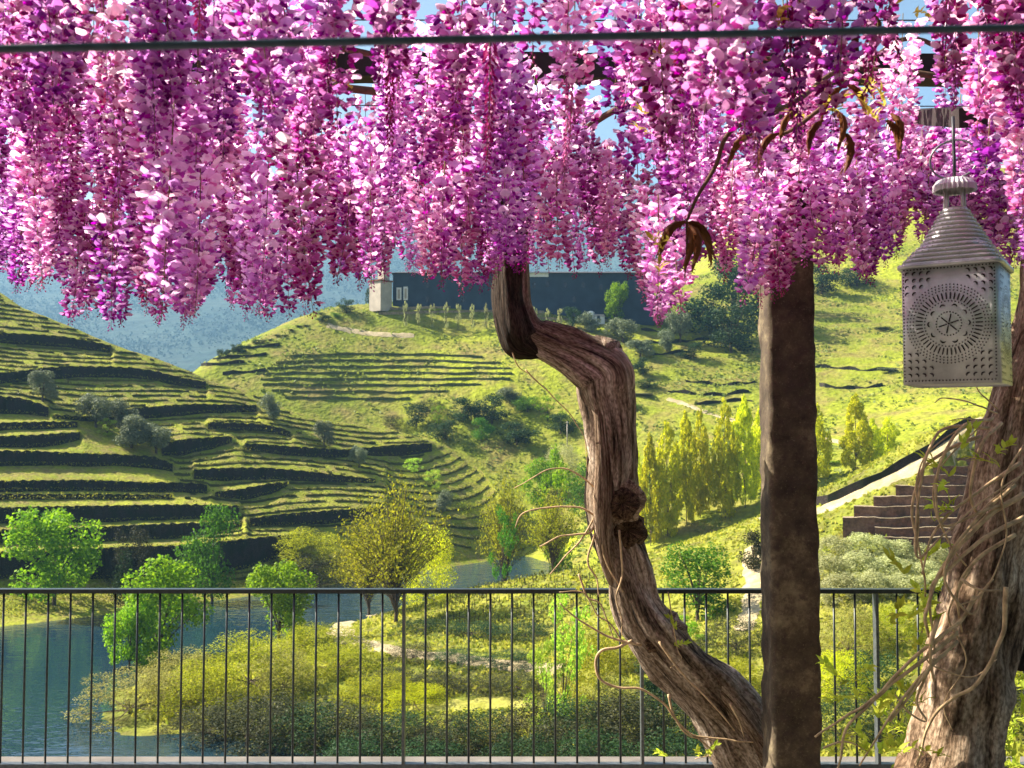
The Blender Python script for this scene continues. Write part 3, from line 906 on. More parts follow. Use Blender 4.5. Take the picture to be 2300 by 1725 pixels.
# upper hillside
G = 'trees on the upper hillside'
up = [('dark', 'big dark tree left of the stone pillar under the flowers', 1655, 275, 580, 190), ('dark', 'second big dark tree touching the left side of the pillar', 1605, 268, 630, 170), ('dark', 'dark tree below the big dark trees by the pillar', 1645, 258, 685, 170),
      ('dark', 'dark tree hiding behind the pillar high on the hill', 1760, 285, 590, 110), ('dark', 'dark tree just right of the pillar under the flowers', 1850, 300, 590, 110), ('dark', 'dark spreading tree between pillar and lantern under the flowers', 1930, 305, 600, 120),
      ('olive', 'silvery tree right of the light yellow tree by the long house', 1480, 275, 655, 80), ('olive', 'grey-green tree above the bend of the twisted trunk', 1400, 258, 715, 100), ('olive', 'grey-green tree left of the silvery trees on the slope', 1330, 262, 700, 70), ('dark', 'dark conical tree left of the white water tank', 1287, 264, 690, 55),
      ('olive', 'grey-green tree touching the right of the trunk bend', 1440, 250, 760, 80), ('dark', 'dark tree right of the trunk bend', 1445, 240, 800, 70), ('dark', 'dark small tree low on the right of the trunk bend', 1455, 232, 850, 70), ('olive', 'grey tree among the ledges left of the big dark trees', 1530, 262, 690, 70),
      ('olive', 'grey bush on the ledges below the silvery tree', 1500, 255, 740, 60), ('dark', 'dark bush at the left rim of the bright meadow', 1560, 252, 770, 70), ('olive', 'grey-green bush at the lower left rim of the bright meadow', 1440, 228, 890, 75), ('green', 'green bush right beside the trunk shoulder', 1420, 222, 905, 60),
      ('plane', 'light yellow-green round tree beside the long house', 1388, 268, 622, 68),
      ('dark', 'dark round tree at the left rim of the house hill', 720, 262, 700, 52), ('dark', 'dark round tree right of the rim tree on the house hill', 776, 266, 672, 54), ('dark', 'dark tree standing at the left end of the long house', 832, 270, 640, 34),
      ('green', 'small green bush between the two rim trees', 750, 264, 702, 34), ('dark', 'dark bush under the lantern on the meadow', 2080, 262, 735, 110), ('dark', 'dark bush left of the lantern on the meadow', 1990, 268, 745, 60), ('olive', 'grey thorn bush left of the lantern base', 2000, 235, 825, 60)]
for kd, lab, px, d, top, w in up:
    planted(kd, 'hillside_tree', lab, px, d, top, w, side_z, group=G)
gul = [('dark', 'dark bush at the left end of the gully thicket', 935, 226, 905, 80), ('thicket', 'grey-green bush topping the gully thicket left of centre', 965, 230, 895, 85), ('spring', 'yellow-green bush in the gully thicket', 985, 224, 908, 50), ('dark', 'dark tree in the middle of the gully thicket', 1040, 226, 890, 105), ('dark', 'dark tree right of the middle of the gully thicket', 1105, 226, 885, 100),
       ('green', 'green bush low in the gully thicket', 1080, 220, 935, 80), ('olive', 'grey bush at the upper right of the gully thicket', 1150, 232, 870, 80), ('spring', 'light green tree at the right of the gully thicket', 1230, 226, 885, 100), ('green', 'green tree behind the light green gully tree', 1185, 229, 890, 90), ('dark', 'dark bush at the lower left of the gully thicket', 1000, 219, 945, 90),
       ('dark', 'dark bush low under the light green gully tree', 1160, 219, 945, 110), ('dark', 'dark bush in the gully beside the twisted trunk', 1260, 221, 930, 90), ('thicket', 'scrubby bush left of the gully thicket', 880, 226, 930, 70)]
for kd, lab, px, d, top, w in gul:
    planted(kd, 'gully_bush', lab, px, d, top, w, side_z, cat='bush', group='thicket in the gully', lm={'spring': 'plane'}.get(kd))
# olives on the terraced hill
for lab, px, py, w, h, kd in [('lone olive at the upper left above the short wall', 96, 905, 60, 55, 'olive'), ('left one of the silver olive pair', 215, 955, 78, 55, 'olive'), ('right one of the silver olive pair', 278, 958, 68, 52, 'olive'), ('silver olive below the pair', 295, 1008, 82, 58, 'olive'), ('lowest silver olive, darkest at its foot', 350, 1020, 74, 48, 'olive'),
        ('small round olive in the middle of the hill', 614, 945, 48, 46, 'olive'), ('small olive in the right lobe of the hill', 728, 1008, 44, 46, 'olive'), ('tiny grey olive near the right end of the hill', 806, 1045, 40, 36, 'olive'), ('small grey olive above the twiggy willows', 992, 1125, 44, 38, 'olive'), ('bright green bush among the silver olives', 240, 978, 50, 30, 'spring'),
        ('bright green bush on the right end of the hill', 930, 1050, 46, 30, 'spring'), ('second bright green bush on the right end of the hill', 975, 1080, 50, 34, 'spring')]:
    d = plane_d(px, py) - 0.5
    X = ray(px, py)[0] * d
    tree(kd, 'olive_tree' if kd == 'olive' else 'green_bush', lab, (X, d, left_z(X, d)), 1.35 * h / FPX * d, 1.35 * w / FPX * d, 'tree' if kd == 'olive' else 'bush', 'trees on the terraced hill', sink=0.1)
# small trees along the saddle
for i in range(13):
    px = 492 + i * 16
    top = 790 - i * 3.6 + 4 * math.sin(i * 2.1)
    planted('dark', 'saddle_tree', ['small dark tree in the row on the saddle, lowest at the left', 'small dark tree on the saddle, second from the left', 'small dark tree on the saddle, third from the left', 'small dark tree on the saddle, fourth from the left', 'small dark tree on the saddle, fifth from the left', 'small dark tree on the saddle, sixth from the left', 'small dark tree at the middle of the saddle row',
        'small dark tree on the saddle, sixth from the right', 'small dark tree on the saddle, fifth from the right', 'small dark tree on the saddle, fourth from the right', 'small dark tree on the saddle, third from the right', 'small dark tree on the saddle, second from the right', 'small dark tree on the saddle, nearest the rim trees'][i], px, 243 + i * 1.4 + (i % 3) * 0.8, top - 6, 24, side_z, group='row of trees on the saddle')
# young trees before the house
yx = [(909, 678), (939, 682), (969, 682), (1002, 682), (1028, 682), (1061, 683), (1091, 684), (1116, 686), (1200, 688), (1230, 695), (1259, 693)]
yn = ['first', 'second', 'third', 'fourth', 'fifth', 'sixth', 'seventh', 'eighth', 'ninth', 'tenth', 'eleventh']
for (px, top), nn in zip(yx, yn):
    planted('spring', 'young_tree', nn + ' pale young tree from the left in the row below the long house', px, 262, top - 2, 20, side_z, group='young trees below the house', lm='sage')

# ---- near bank bushes
G = 'willow bushes on the near spit'
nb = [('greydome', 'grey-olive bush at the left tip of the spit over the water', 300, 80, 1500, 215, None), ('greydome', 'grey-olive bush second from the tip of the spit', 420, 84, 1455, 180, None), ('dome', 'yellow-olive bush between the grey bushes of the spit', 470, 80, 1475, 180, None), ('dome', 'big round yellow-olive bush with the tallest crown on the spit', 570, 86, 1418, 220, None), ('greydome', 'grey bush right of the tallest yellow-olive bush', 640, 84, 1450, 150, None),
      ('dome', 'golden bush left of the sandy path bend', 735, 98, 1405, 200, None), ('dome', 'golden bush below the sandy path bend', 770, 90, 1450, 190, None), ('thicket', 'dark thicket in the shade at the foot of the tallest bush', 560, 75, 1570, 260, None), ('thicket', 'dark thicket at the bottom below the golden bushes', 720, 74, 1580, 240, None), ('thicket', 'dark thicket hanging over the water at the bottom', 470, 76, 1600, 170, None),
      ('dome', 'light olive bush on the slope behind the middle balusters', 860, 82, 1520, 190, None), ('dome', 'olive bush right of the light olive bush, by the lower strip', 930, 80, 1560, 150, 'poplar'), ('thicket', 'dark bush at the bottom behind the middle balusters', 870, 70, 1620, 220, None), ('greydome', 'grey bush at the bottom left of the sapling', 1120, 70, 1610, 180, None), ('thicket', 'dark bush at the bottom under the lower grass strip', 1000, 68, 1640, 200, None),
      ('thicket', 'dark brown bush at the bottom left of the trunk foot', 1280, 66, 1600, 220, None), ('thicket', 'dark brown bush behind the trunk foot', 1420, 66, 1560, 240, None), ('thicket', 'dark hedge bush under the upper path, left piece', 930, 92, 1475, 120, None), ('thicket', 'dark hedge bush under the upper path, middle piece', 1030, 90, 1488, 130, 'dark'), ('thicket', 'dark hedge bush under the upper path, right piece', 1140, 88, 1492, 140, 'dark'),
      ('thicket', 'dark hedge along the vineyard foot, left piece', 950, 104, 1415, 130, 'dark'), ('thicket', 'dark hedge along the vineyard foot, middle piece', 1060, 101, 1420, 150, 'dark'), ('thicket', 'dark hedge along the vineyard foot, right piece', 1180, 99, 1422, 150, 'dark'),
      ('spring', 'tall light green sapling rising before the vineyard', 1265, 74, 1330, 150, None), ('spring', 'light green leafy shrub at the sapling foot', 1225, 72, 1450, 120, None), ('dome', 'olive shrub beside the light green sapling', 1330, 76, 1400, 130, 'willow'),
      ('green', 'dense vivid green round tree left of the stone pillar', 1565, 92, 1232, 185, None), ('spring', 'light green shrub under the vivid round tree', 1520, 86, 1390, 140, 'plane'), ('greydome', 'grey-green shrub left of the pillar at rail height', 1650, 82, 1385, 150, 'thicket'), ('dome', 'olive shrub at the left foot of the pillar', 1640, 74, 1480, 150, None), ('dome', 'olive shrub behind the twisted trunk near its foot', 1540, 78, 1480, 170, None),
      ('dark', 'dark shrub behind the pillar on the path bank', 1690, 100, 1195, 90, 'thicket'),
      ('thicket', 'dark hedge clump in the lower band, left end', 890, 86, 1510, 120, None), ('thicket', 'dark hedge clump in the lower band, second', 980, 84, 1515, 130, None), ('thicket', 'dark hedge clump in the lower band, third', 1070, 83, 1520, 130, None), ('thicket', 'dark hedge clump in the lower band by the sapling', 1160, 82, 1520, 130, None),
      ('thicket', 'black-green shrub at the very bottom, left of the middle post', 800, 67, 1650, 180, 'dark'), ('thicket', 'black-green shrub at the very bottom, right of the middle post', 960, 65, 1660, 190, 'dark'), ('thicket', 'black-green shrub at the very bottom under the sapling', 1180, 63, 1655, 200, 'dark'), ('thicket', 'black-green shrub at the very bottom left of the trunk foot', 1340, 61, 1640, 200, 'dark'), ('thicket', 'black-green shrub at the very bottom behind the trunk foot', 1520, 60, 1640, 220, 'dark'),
       *[('thicket', 'dark shaded thicket along the bottom, ' + nm, px_, d_, t_, 190, 'dark' if k_ % 2 else None) for k_, (nm, px_, d_, t_) in enumerate([('second clump from the water', 620, 72, 1560), ('third clump from the water', 700, 71, 1585), ('clump left of the middle post', 800, 71, 1590), ('clump behind the middle post', 900, 70, 1600), ('clump right of the middle post', 1000, 70, 1610), ('clump left of the grey bush', 1080, 69, 1590), ('clump under the sapling', 1200, 68, 1575), ('clump right of the sapling', 1300, 68, 1560), ('clump left of the trunk foot', 1400, 67, 1550), ('clump behind the trunk foot', 1500, 67, 1540), ('clump left of the pillar foot', 1600, 66, 1560)])],  # dark-leaved bushes added to give the shadow along the lower bank
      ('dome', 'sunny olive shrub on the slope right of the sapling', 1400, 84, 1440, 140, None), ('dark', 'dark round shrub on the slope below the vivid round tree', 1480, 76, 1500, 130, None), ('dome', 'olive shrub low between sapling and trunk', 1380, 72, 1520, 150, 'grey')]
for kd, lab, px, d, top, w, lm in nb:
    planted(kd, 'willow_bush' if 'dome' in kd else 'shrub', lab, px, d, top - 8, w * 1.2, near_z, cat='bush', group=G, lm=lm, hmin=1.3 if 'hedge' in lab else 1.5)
sg = [(1870, 95, 1195), (1940, 96, 1190), (2010, 96, 1205), (2080, 95, 1215), (1850, 90, 1235), (1920, 90, 1230), (1990, 90, 1240), (2060, 90, 1248), (1880, 86, 1280), (1950, 86, 1275), (2030, 86, 1285), (2110, 88, 1275)]
sl = ['top left', 'top, second from the left', 'top, third from the left', 'top right', 'middle row, leftmost by the pillar', 'middle row, second from the pillar', 'middle row, third from the pillar', 'middle row, rightmost', 'lowest row, leftmost', 'lowest row, second', 'lowest row, third', 'lowest row, rightmost beside the tendrils']
for (px, d, top), lab in zip(sg, sl):
    planted('sage', 'sage_bush', 'pale sage bush right of the pillar, ' + lab, px, d, top, 125, near_z, cat='bush', group='pale sage bushes below the dark terraces')
for kd, lab, px, d, top, w, lm in [('dome', 'dry golden bush right of the pillar below the rail', 1900, 76, 1345, 150, 'grey'), ('dome', 'dry golden bush second right of the pillar below the rail', 1990, 77, 1350, 150, 'willow'), ('dome', 'olive bush right of the pillar under the golden bushes', 1880, 70, 1450, 170, 'poplar'), ('thicket', 'dark bush between the posts right of the pillar', 1960, 68, 1450, 180, 'dark'),
        ('thicket', 'dark bush at the bottom right of the pillar', 1880, 62, 1560, 200, 'dark'), ('thicket', 'dark bush at the bottom behind the tendril roots', 2000, 62, 1560, 200, None), ('dome', 'olive bush behind the right trunk foot', 2150, 66, 1400, 200, 'poplar'), ('dome', 'olive bush at the right edge behind the trunk', 2280, 66, 1350, 180, 'poplar'), ('thicket', 'dark bush at the right edge below the trunk', 2240, 60, 1500, 220, None)]:
    planted(kd, 'willow_bush' if 'dome' in kd else 'shrub', lab, px, d, top, w, near_z, cat='bush', group='bushes right of the pillar', lm=lm)

# ------------------------------------------------------------------ paths, walls and ledges on the hills
PATHP = []
def strip(name, P, width, zf, mat, lift=0.07, n=8, label=None, cat=None):
    C = catmull([(p.x, p.y) for p in P], n)
    PATHP.extend((c[0], c[1], width) for c in C)
    T = np.gradient(C, axis=0)
    T /= np.linalg.norm(T, axis=1)[:, None] + 1e-9
    Nn = np.stack([-T[:, 1], T[:, 0]], 1)
    V, F = [], []
    K = 5
    for i in range(len(C)):
        wd = width * (1 + 0.15 * math.sin(i * 1.1) + 0.1 * math.sin(i * 2.9))
        for k in range(K):
            q = C[i] + Nn[i] * wd * (k / (K - 1) - 0.5)
            edge = 0.12 if k in (0, K - 1) else 0.0
            V.append((q[0], q[1], float(zf(q[0], q[1])) + lift - edge))
        if i:
            for k in range(K - 1):
                o, p = (i - 1) * K + k, i * K + k
                F.append((o, p, p + 1, o + 1))
    o = link(name, mesh(name, V, F, True), mat)
    return tag(o, label, cat, kind='structure')
def hn(l, zf=near_z, d0=58, d1=160):
    return [hit(x, y, zf, d0, d1) for x, y in l]
strip('path', hn([(845, 1382), (800, 1388), (768, 1402), (764, 1420), (790, 1440), (850, 1455), (930, 1468), (1040, 1482), (1150, 1492), (1260, 1502)]), 2.8, near_z, M['path'], 0.10)
strip('path', hn([(1440, 1252), (1500, 1228), (1570, 1204), (1640, 1182), (1720, 1160), (1800, 1160), (1870, 1138), (1960, 1094), (2040, 1058), (2110, 1014), (2150, 985), (2210, 955)]), 1.9, near_z, M['path'], 0.12)
strip('path', hn([(1695, 1225), (1688, 1260), (1692, 1300), (1690, 1345), (1680, 1390), (1668, 1420)]), 1.8, near_z, M['path'], 0.12)
strip('path', hn([(930, 1580), (980, 1588), (1050, 1584), (1120, 1578), (1200, 1582)]), 2.8, near_z, M['drygrass'], 0.08)
def hs(l):
    return [hit(x, y, side_z, 150, 395) for x, y in l]
strip('path', hs([(1500, 896), (1530, 908), (1570, 922), (1620, 938), (1700, 955), (1800, 975), (1900, 1000)]), 1.5, side_z, M['path'], 0.15)
strip('path', hs([(735, 732), (760, 738), (800, 745), (860, 752), (930, 757)]), 1.6, side_z, M['path'], 0.15)

def slab_wall(P, heights, thick, mat, lab, group, name='terrace_wall', cat='wall', cap=None):
    """P: list of Vector base points running along the wall"""
    V, F = [], []
    for q, (p, h) in enumerate(zip(P, heights)):
        dv = Vector((p.x, p.y, 0)).normalized()
        j = random.uniform(-0.06, 0.06)
        a, b = p - dv * (0.15 + j), p + dv * (thick - 0.15)
        V += [(a.x, a.y, p.z - 0.8), (a.x, a.y, p.z + h + j), (b.x, b.y, p.z + h + j * 0.5), (b.x, b.y, p.z - 0.8)]
        if q:
            o, w = (q - 1) * 4, q * 4
            F += [(o, w, w + 1, o + 1), (o + 1, w + 1, w + 2, o + 2), (o + 2, w + 2, w + 3, o + 3), (o + 3, w + 3, w, o)]
    n = len(V)
    F += [(0, 1, 2, 3), (n - 1, n - 2, n - 3, n - 4)]
    me = mesh(name, V, F)
    o = link(name, me, mat)
    if cap is not None:
        me.materials.append(cap)
        for k in range(len(P) - 1):
            me.polygons[k * 4 + 1].material_index = 1
    return tag(o, lab, cat, group, 'thing')
ords = ['topmost', 'second', 'third', 'fourth', 'fifth', 'sixth', 'seventh', 'eighth', 'lowest']
for k, (y, xa, xb) in enumerate([(798, 650, 1090), (812, 620, 1130), (826, 600, 1150), (840, 590, 1160), (854, 585, 1150), (868, 590, 1090), (883, 610, 1010), (898, 640, 930)]):
    P = []
    for px in np.arange(xa, xb, 14):
        u = (px - 850) / 300
        P.append(hit(px, y + (10 - k * 2.5) * u * u + 0.8 * math.sin(px * 0.03 + k), side_z, 200, 300))
    slab_wall(P, [0.5 + 0.08 * math.sin(q * 0.9 + k) for q in range(len(P))], 1.6, M['scrubwall'], ords[k] + ' of the eight even terrace walls on the hill below the long house', 'even terrace walls below the house', cap=M['ledge'])
for k, (y, xa, xb) in enumerate([(694, 860, 1120), (704, 850, 1500), (719, 1180, 1440)]):
    P = [hit(px, y + 3 * math.sin(px * 0.01), side_z, 220, 330) for px in np.arange(xa, xb, 16)]
    slab_wall(P, [0.55] * len(P), 0.6, M['ledge'], ['pale garden wall close below the long house', 'long pale garden wall under the young trees', 'pale garden wall by the white water tank'][k], 'garden walls below the house')
for k, (y, xa, xb) in enumerate([(800, 432, 560), (812, 430, 600), (824, 440, 560), (786, 520, 640), (842, 500, 600)]):
    P = [hit(px, y - (px - xa) * 0.08, side_z, 200, 300) for px in np.arange(xa, xb, 12)]
    slab_wall(P, [0.6 + 0.2 * math.sin(q) for q in range(len(P))], 1.5, M['schist'], ['upper sunny ledge wall on the left nose of the house hill', 'second sunny ledge wall on the left nose of the house hill', 'lower short ledge wall on the left nose of the house hill', 'highest ledge wall near the saddle trees', 'lowest ledge wall beside the terraced hill ridge'][k], 'ledges on the hill nose', cap=M['ledge'])
for k, (y, xa, xb) in enumerate([(745, 1440, 1560), (768, 1450, 1600), (795, 1460, 1560), (862, 1540, 1700), (885, 1500, 1690), (905, 1560, 1700), (830, 1830, 2020), (870, 1840, 1990)]):
    P = [hit(px, y + 4 * math.sin(px * 0.03 + k), side_z, 180, 320) for px in np.arange(xa, xb, 13)]
    slab_wall(P, [0.55 + 0.3 * math.sin(q * 1.3 + k) for q in range(len(P))], 1.2, M['schist'], ['uppermost broken wall on the scrubby ledges left of the pillar', 'second broken wall on the scrubby ledges left of the pillar', 'third broken wall on the scrubby ledges left of the pillar', 'upper low wall on the grass above the poplars', 'middle low wall on the grass above the poplars', 'lower low wall on the grass above the poplars', 'low scrubby wall on the meadow between pillar and lantern', 'lower scrubby wall on the meadow right of the pillar'][k], 'broken walls on the hillside', cap=M['hill'])
# dark schist terraces right of the pillar
dk = DK
dl = ['lowest', 'second lowest', 'third lowest', 'fourth lowest', 'fifth', 'sixth', 'seventh', 'third highest', 'second highest', 'highest']
prev = None
for k, (y, xa) in enumerate(dk):
    d = 98.5 + k * 0.95
    ynext = dk[k - 1][0] if k else 1235
    P, H = [], []
    for px in np.arange(xa, 2340, 14):
        base = at(px, ynext + 3, d)
        top = at(px, y + 1.2 * math.sin(px * 0.05 + k), d)
        P.append(base)
        H.append(top.z - base.z)
    slab_wall(P, H, 1.6, M['drywall'], dl[k] + ' of the dark brown schist terraces under the diagonal path', 'dark schist terraces', cap=M['ledge'])
P = hn([(1745, 1158), (1800, 1146), (1860, 1130), (1900, 1114), (1940, 1098), (1980, 1076), (2020, 1056), (2060, 1034), (2100, 1008), (2140, 980), (2180, 955), (2230, 925)])
P = [Vector((p.x, p.y, float(near_z(p.x, p.y)))) for p in P]
slab_wall(P, [0.95 + 0.2 * math.sin(i * 2.2) for i in range(len(P))], 0.6, M['schist'], 'dark rough wall along the upper side of the diagonal path', None)

# vine stakes and vines in the small vineyard on the spit
VV, VF = [], []
LP = []
for k in range(8):
    for j in range(46):
        px = 1000 + j * 8.5 + random.uniform(-3, 3)
        if random.random() < 0.35: continue
        d = 101 + k * 4.4 + (px - 1000) * 0.012
        X = ray(px, 1000)[0] * d
        z = float(near_z(X, d))
        if z < WATER + 0.6:
            continue
        box(VV, VF, (X, d, z + 0.3), (0.07, 0.07, 0.9 + random.uniform(-0.3, 0.3)))
        for _ in range(5):
            LP.append((X + random.uniform(-0.4, 0.4), d + random.uniform(-0.2, 0.2), z + random.uniform(0.2, 0.9)))
tag(link('vineyard_stakes', mesh('vineyard_stakes', VV, VF), M['vinepost']), 'rows of dark vine stakes in the small vineyard on the spit', 'stakes', kind='stuff')
LP = np.array(LP)
tag(link('vineyard_vines', mesh('vineyard_vines', *leaf_quads(LP, R.normal(size=LP.shape) + np.array([0, 0, 0.5]), R.uniform(0.2, 0.4, len(LP)), 0.8)), M['vine']), 'sprouting vines in the small vineyard on the spit', 'vines', kind='stuff')
# fence posts along the diagonal path
# rough grass on the near bank, scrub on the hillside
M['tuft'] = leaf_mat('grass_tufts', (0.16, 0.20, 0.02), (0.40, 0.37, 0.06), 0.45)
M['scrub'] = leaf_mat('hill_scrub', (0.09, 0.13, 0.025), (0.24, 0.27, 0.06), 0.35)
n = 60000
d = 46 + 102 * R.uniform(0, 1, n) ** 1.3
px = R.uniform(-50, 2400, n)
X = (px - CX) / FPX * d
Z = near_z(X, d)
k = (Z > WATER + 0.25)
for (qx, qy, qw) in PATHP:
    k &= (X - qx) ** 2 + (d - qy) ** 2 > (qw * 0.55) ** 2
P = np.stack([X, d, Z + 0.12], 1)[k]
tag(link('rough_grass', mesh('rough_grass', *leaf_quads(P, R.normal(size=P.shape) * np.array([1, 1, 0.35]), R.uniform(0.25, 0.75, len(P)), 0.5)), M['tuft']), 'rough golden grass and weeds covering the near bank', 'grass', kind='stuff')
n = 60000
px = R.uniform(420, 2400, n)
d = R.uniform(165, 330, n)
X = (px - CX) / FPX * d
cl = wob(X, d, 0.12, 8.0) + 0.8 * wob(X, d, 0.4, 3.0) + R.normal(size=n) * 0.35
k = cl > 0.35
X, d = X[k], d[k]
Z = side_z(X, d)
ok = Z > WATER + 0.5
P = np.stack([X, d, Z + R.uniform(0.0, 0.45, len(X))], 1)[ok]
tag(link('hillside_scrub', mesh('hillside_scrub', *leaf_quads(P, R.normal(size=P.shape) + np.array([0, 0, 0.6]), R.uniform(0.4, 1.1, len(P)), 0.7)), M['scrub']), 'low scrub and weeds scattered over the far hillside', 'scrub', kind='stuff')
# far woodland
n = 40000
Y = R.uniform(1350, 3400, n)
X = R.uniform(-0.62, 0.2, n) * Y
k = wob(X, Y, 0.01, 5.0) + R.normal(size=n) * 0.4 > -0.2
X, Y = X[k], Y[k]
Z = farz2(X, Y)
P = np.repeat(np.stack([X, Y, Z], 1), 3, 0)
P = P + R.normal(size=P.shape) * np.array([4.0, 4.0, 2.6]) + np.array([0, 0, 3.5])
tag(link('far_woodland', mesh('far_woodland', *leaf_quads(P, R.normal(size=P.shape) + np.array([0, 0, 0.5]), R.uniform(3.5, 7.0, len(P)), 0.8)), L['farwood']), 'far woodland on the hazy blue hills', 'woodland', kind='stuff')

# ------------------------------------------------------------------ house on the hill
HD = 272.0
def hx(px):
    return ray(px, 690)[0] * HD
def hz(py):
    return at(1000, py, HD).z
house = empty('long_house', (hx(1150), HD, hz(700)))
tag(house, 'long dark blue-grey house in shade on the hilltop under the flowers', 'house', kind='thing')
ox, oz = hx(1150), hz(700)
def hb(name, x0, x1, y0, y1, dy, dep, mat, parent=house):
    X0, X1, Z0, Z1 = hx(x0) - ox, hx(x1) - ox, hz(y0) - oz, hz(y1) - oz
    par = parent
    return boxes(name, [(((X0 + X1) / 2, dy + dep / 2, (Z0 + Z1) / 2), (X1 - X0, dep, Z1 - Z0))], mat, par)
wall = hb('wall', 882, 1470, 730, 614, 0, 14, M['slate'])
V = []
x0, x1, z0 = hx(878) - ox, hx(1474) - ox, hz(613.5) - oz
V = [(x0, -0.8, z0), (x1, -0.8, z0), (x1, 14.8, z0), (x0, 14.8, z0), (x0 + 3, 7, z0 + 1.5), (x1 - 3, 7, z0 + 1.5)]
F = [(0, 1, 5, 4), (1, 2, 5), (2, 3, 4, 5), (3, 0, 4), (0, 3, 2, 1)]
link('roof', mesh('roof', V, F), M['slate_roof'], house)
for (x, y0, y1, w) in [(896, 674, 646, 11), (911, 674, 644, 10)]:
    dr = hb('door', x - w / 2, x + w / 2, y0, y1, -0.12, 0.2, M['whitepaint'])
    hb('door_panel', x - w / 4, x + w / 4, y0 - 3, y1 + 4, -0.17, 0.1, M['plaster'], dr)
for (x, y) in [(960, 640), (1000, 640), (1040, 640), (1080, 640), (1120, 640), (1200, 640), (1230, 638), (1270, 640), (1310, 640), (1350, 645), (1430, 645), (960, 672), (1040, 672), (1290, 672)]:
    wd = hb('window', x - 5, x + 5, y + 8, y - 8, -0.06, 0.12, M['slate'])
    hb('pane', x - 3.8, x + 3.8, y + 6.5, y - 6.5, -0.08, 0.05, M['glass'], wd)
hb('balcony_panel', 1188, 1232, 622, 610, -0.25, 0.2, M['whitepaint'])
# pale sunlit wing at the left end
wing = empty('pale_wing', (hx(858), HD - 3, hz(695)), math.radians(-38))
tag(wing, 'small pale plastered annexe with turret at the left end of the long house', 'annexe', kind='thing')
wz = hz(695)
boxes('wall', [((0, 0, (hz(638) - wz) / 2 - 0.5), (4.2, 4.2, hz(638) - wz + 1))], M['plaster'], wing)
boxes('roof', [((0, 0, hz(636) - wz + 0.05), (4.8, 4.8, 0.35))], M['roof'], wing)
tw = boxes('turret', [((0.5, 0.6, (hz(600) + hz(636)) / 2 - wz + 0.3), (2.2, 2.2, hz(600) - hz(636)))], M['plaster'], wing)
boxes('turret_cap', [((0.5, 0.6, hz(598) - wz + 0.35), (2.7, 2.7, 0.3))], M['roof'], tw)
for zz in (hz(665), hz(683)):
    wd = boxes('window', [((-2.12, 0.2, zz - wz), (0.12, 0.8, 1.1))], M['slate'], wing)
    boxes('pane', [((-2.16, 0.2, zz - wz), (0.08, 0.6, 0.9))], M['glass'], wd)
rails = boxes('balustrade', [((0, -2.2, hz(636) - wz + 0.75), (4.4, 0.1, 0.12))], M['plaster'], wing)
# small white sheds and tank
def shed(px, py, d, w, h, dp, rz, lab, name='shed'):
    p = hit(px, py, side_z, 200, 330)
    r = empty(name, p, rz)
    tag(r, lab, 'shed', kind='thing')
    boxes('wall', [((0, 0, h / 2 - 0.3), (w, dp, h + 0.6))], M['whitepaint'], r)
    V = [(-w * 0.55, -dp * 0.56, h), (w * 0.55, -dp * 0.56, h), (w * 0.55, dp * 0.56, h), (-w * 0.55, dp * 0.56, h), (-w * 0.55, 0, h + 0.7), (w * 0.55, 0, h + 0.7)]
    link('roof', mesh('roof', V, [(0, 1, 5, 4), (1, 2, 5), (2, 3, 4, 5), (3, 0, 4), (0, 3, 2, 1)]), M['plaster'], r)
    dr = boxes('door', [((-w * 0.15, -dp / 2 - 0.04, 0.8), (0.8, 0.08, 1.6))], M['slate'], r)
shed(1358, 688, 270, 3.4, 1.8, 2.6, 0.2, 'small white shed left of the light yellow-green tree')
shed(1345, 724, 262, 2.6, 1.4, 2.2, 0.2, 'tiny white hut right of the white water tank')
p = hit(1327, 724, side_z, 200, 330)
tk = empty('water_tank', p)
tag(tk, 'white cylindrical water tank on the slope below the shed', 'tank', kind='thing')
P = [(0, 0, -0.3), (0, 0, 2.6), (0, 0, 2.9)]
tube('tank_body', np.array(P), np.array([0.95, 0.95, 0.3]), M['whitepaint'], tk, 16)
boxes('lid', [((0, 0, 2.98), (0.5, 0.5, 0.12))], M['slate'], tk)
# utility pole
p = hit(1274, 1000, side_z, 180, 300)
up_ = empty('utility_pole', p)
tag(up_, 'thin pale pole standing left of the twisted trunk', 'pole', kind='thing')
tube('shaft', np.array([(0, 0, -0.5), (0, 0, 2.5), (0, 0, 5.0)]), np.array([0.13, 0.11, 0.09]), M['plaster'], up_, 8)
boxes('crossarm', [((0, 0, 4.7), (0.9, 0.09, 0.1))], M['plaster'], up_)

# ================================================================== the terrace
V, F = [], []
box(V, F, (0, 0.4, -0.15), (14, 10.2, 0.3))
tag(link('terrace_floor', mesh('terrace_floor', V, F), M['stone_floor']), kind='structure')

# unseen wall added behind the camera to darken the shaded fronts
V, F = [], []
box(V, F, (0, -4.6, 3.2), (16, 0.5, 7.0))
tag(link('unseen_shade_wall', mesh('unseen_shade_wall', V, F), M['schist']), kind='structure')
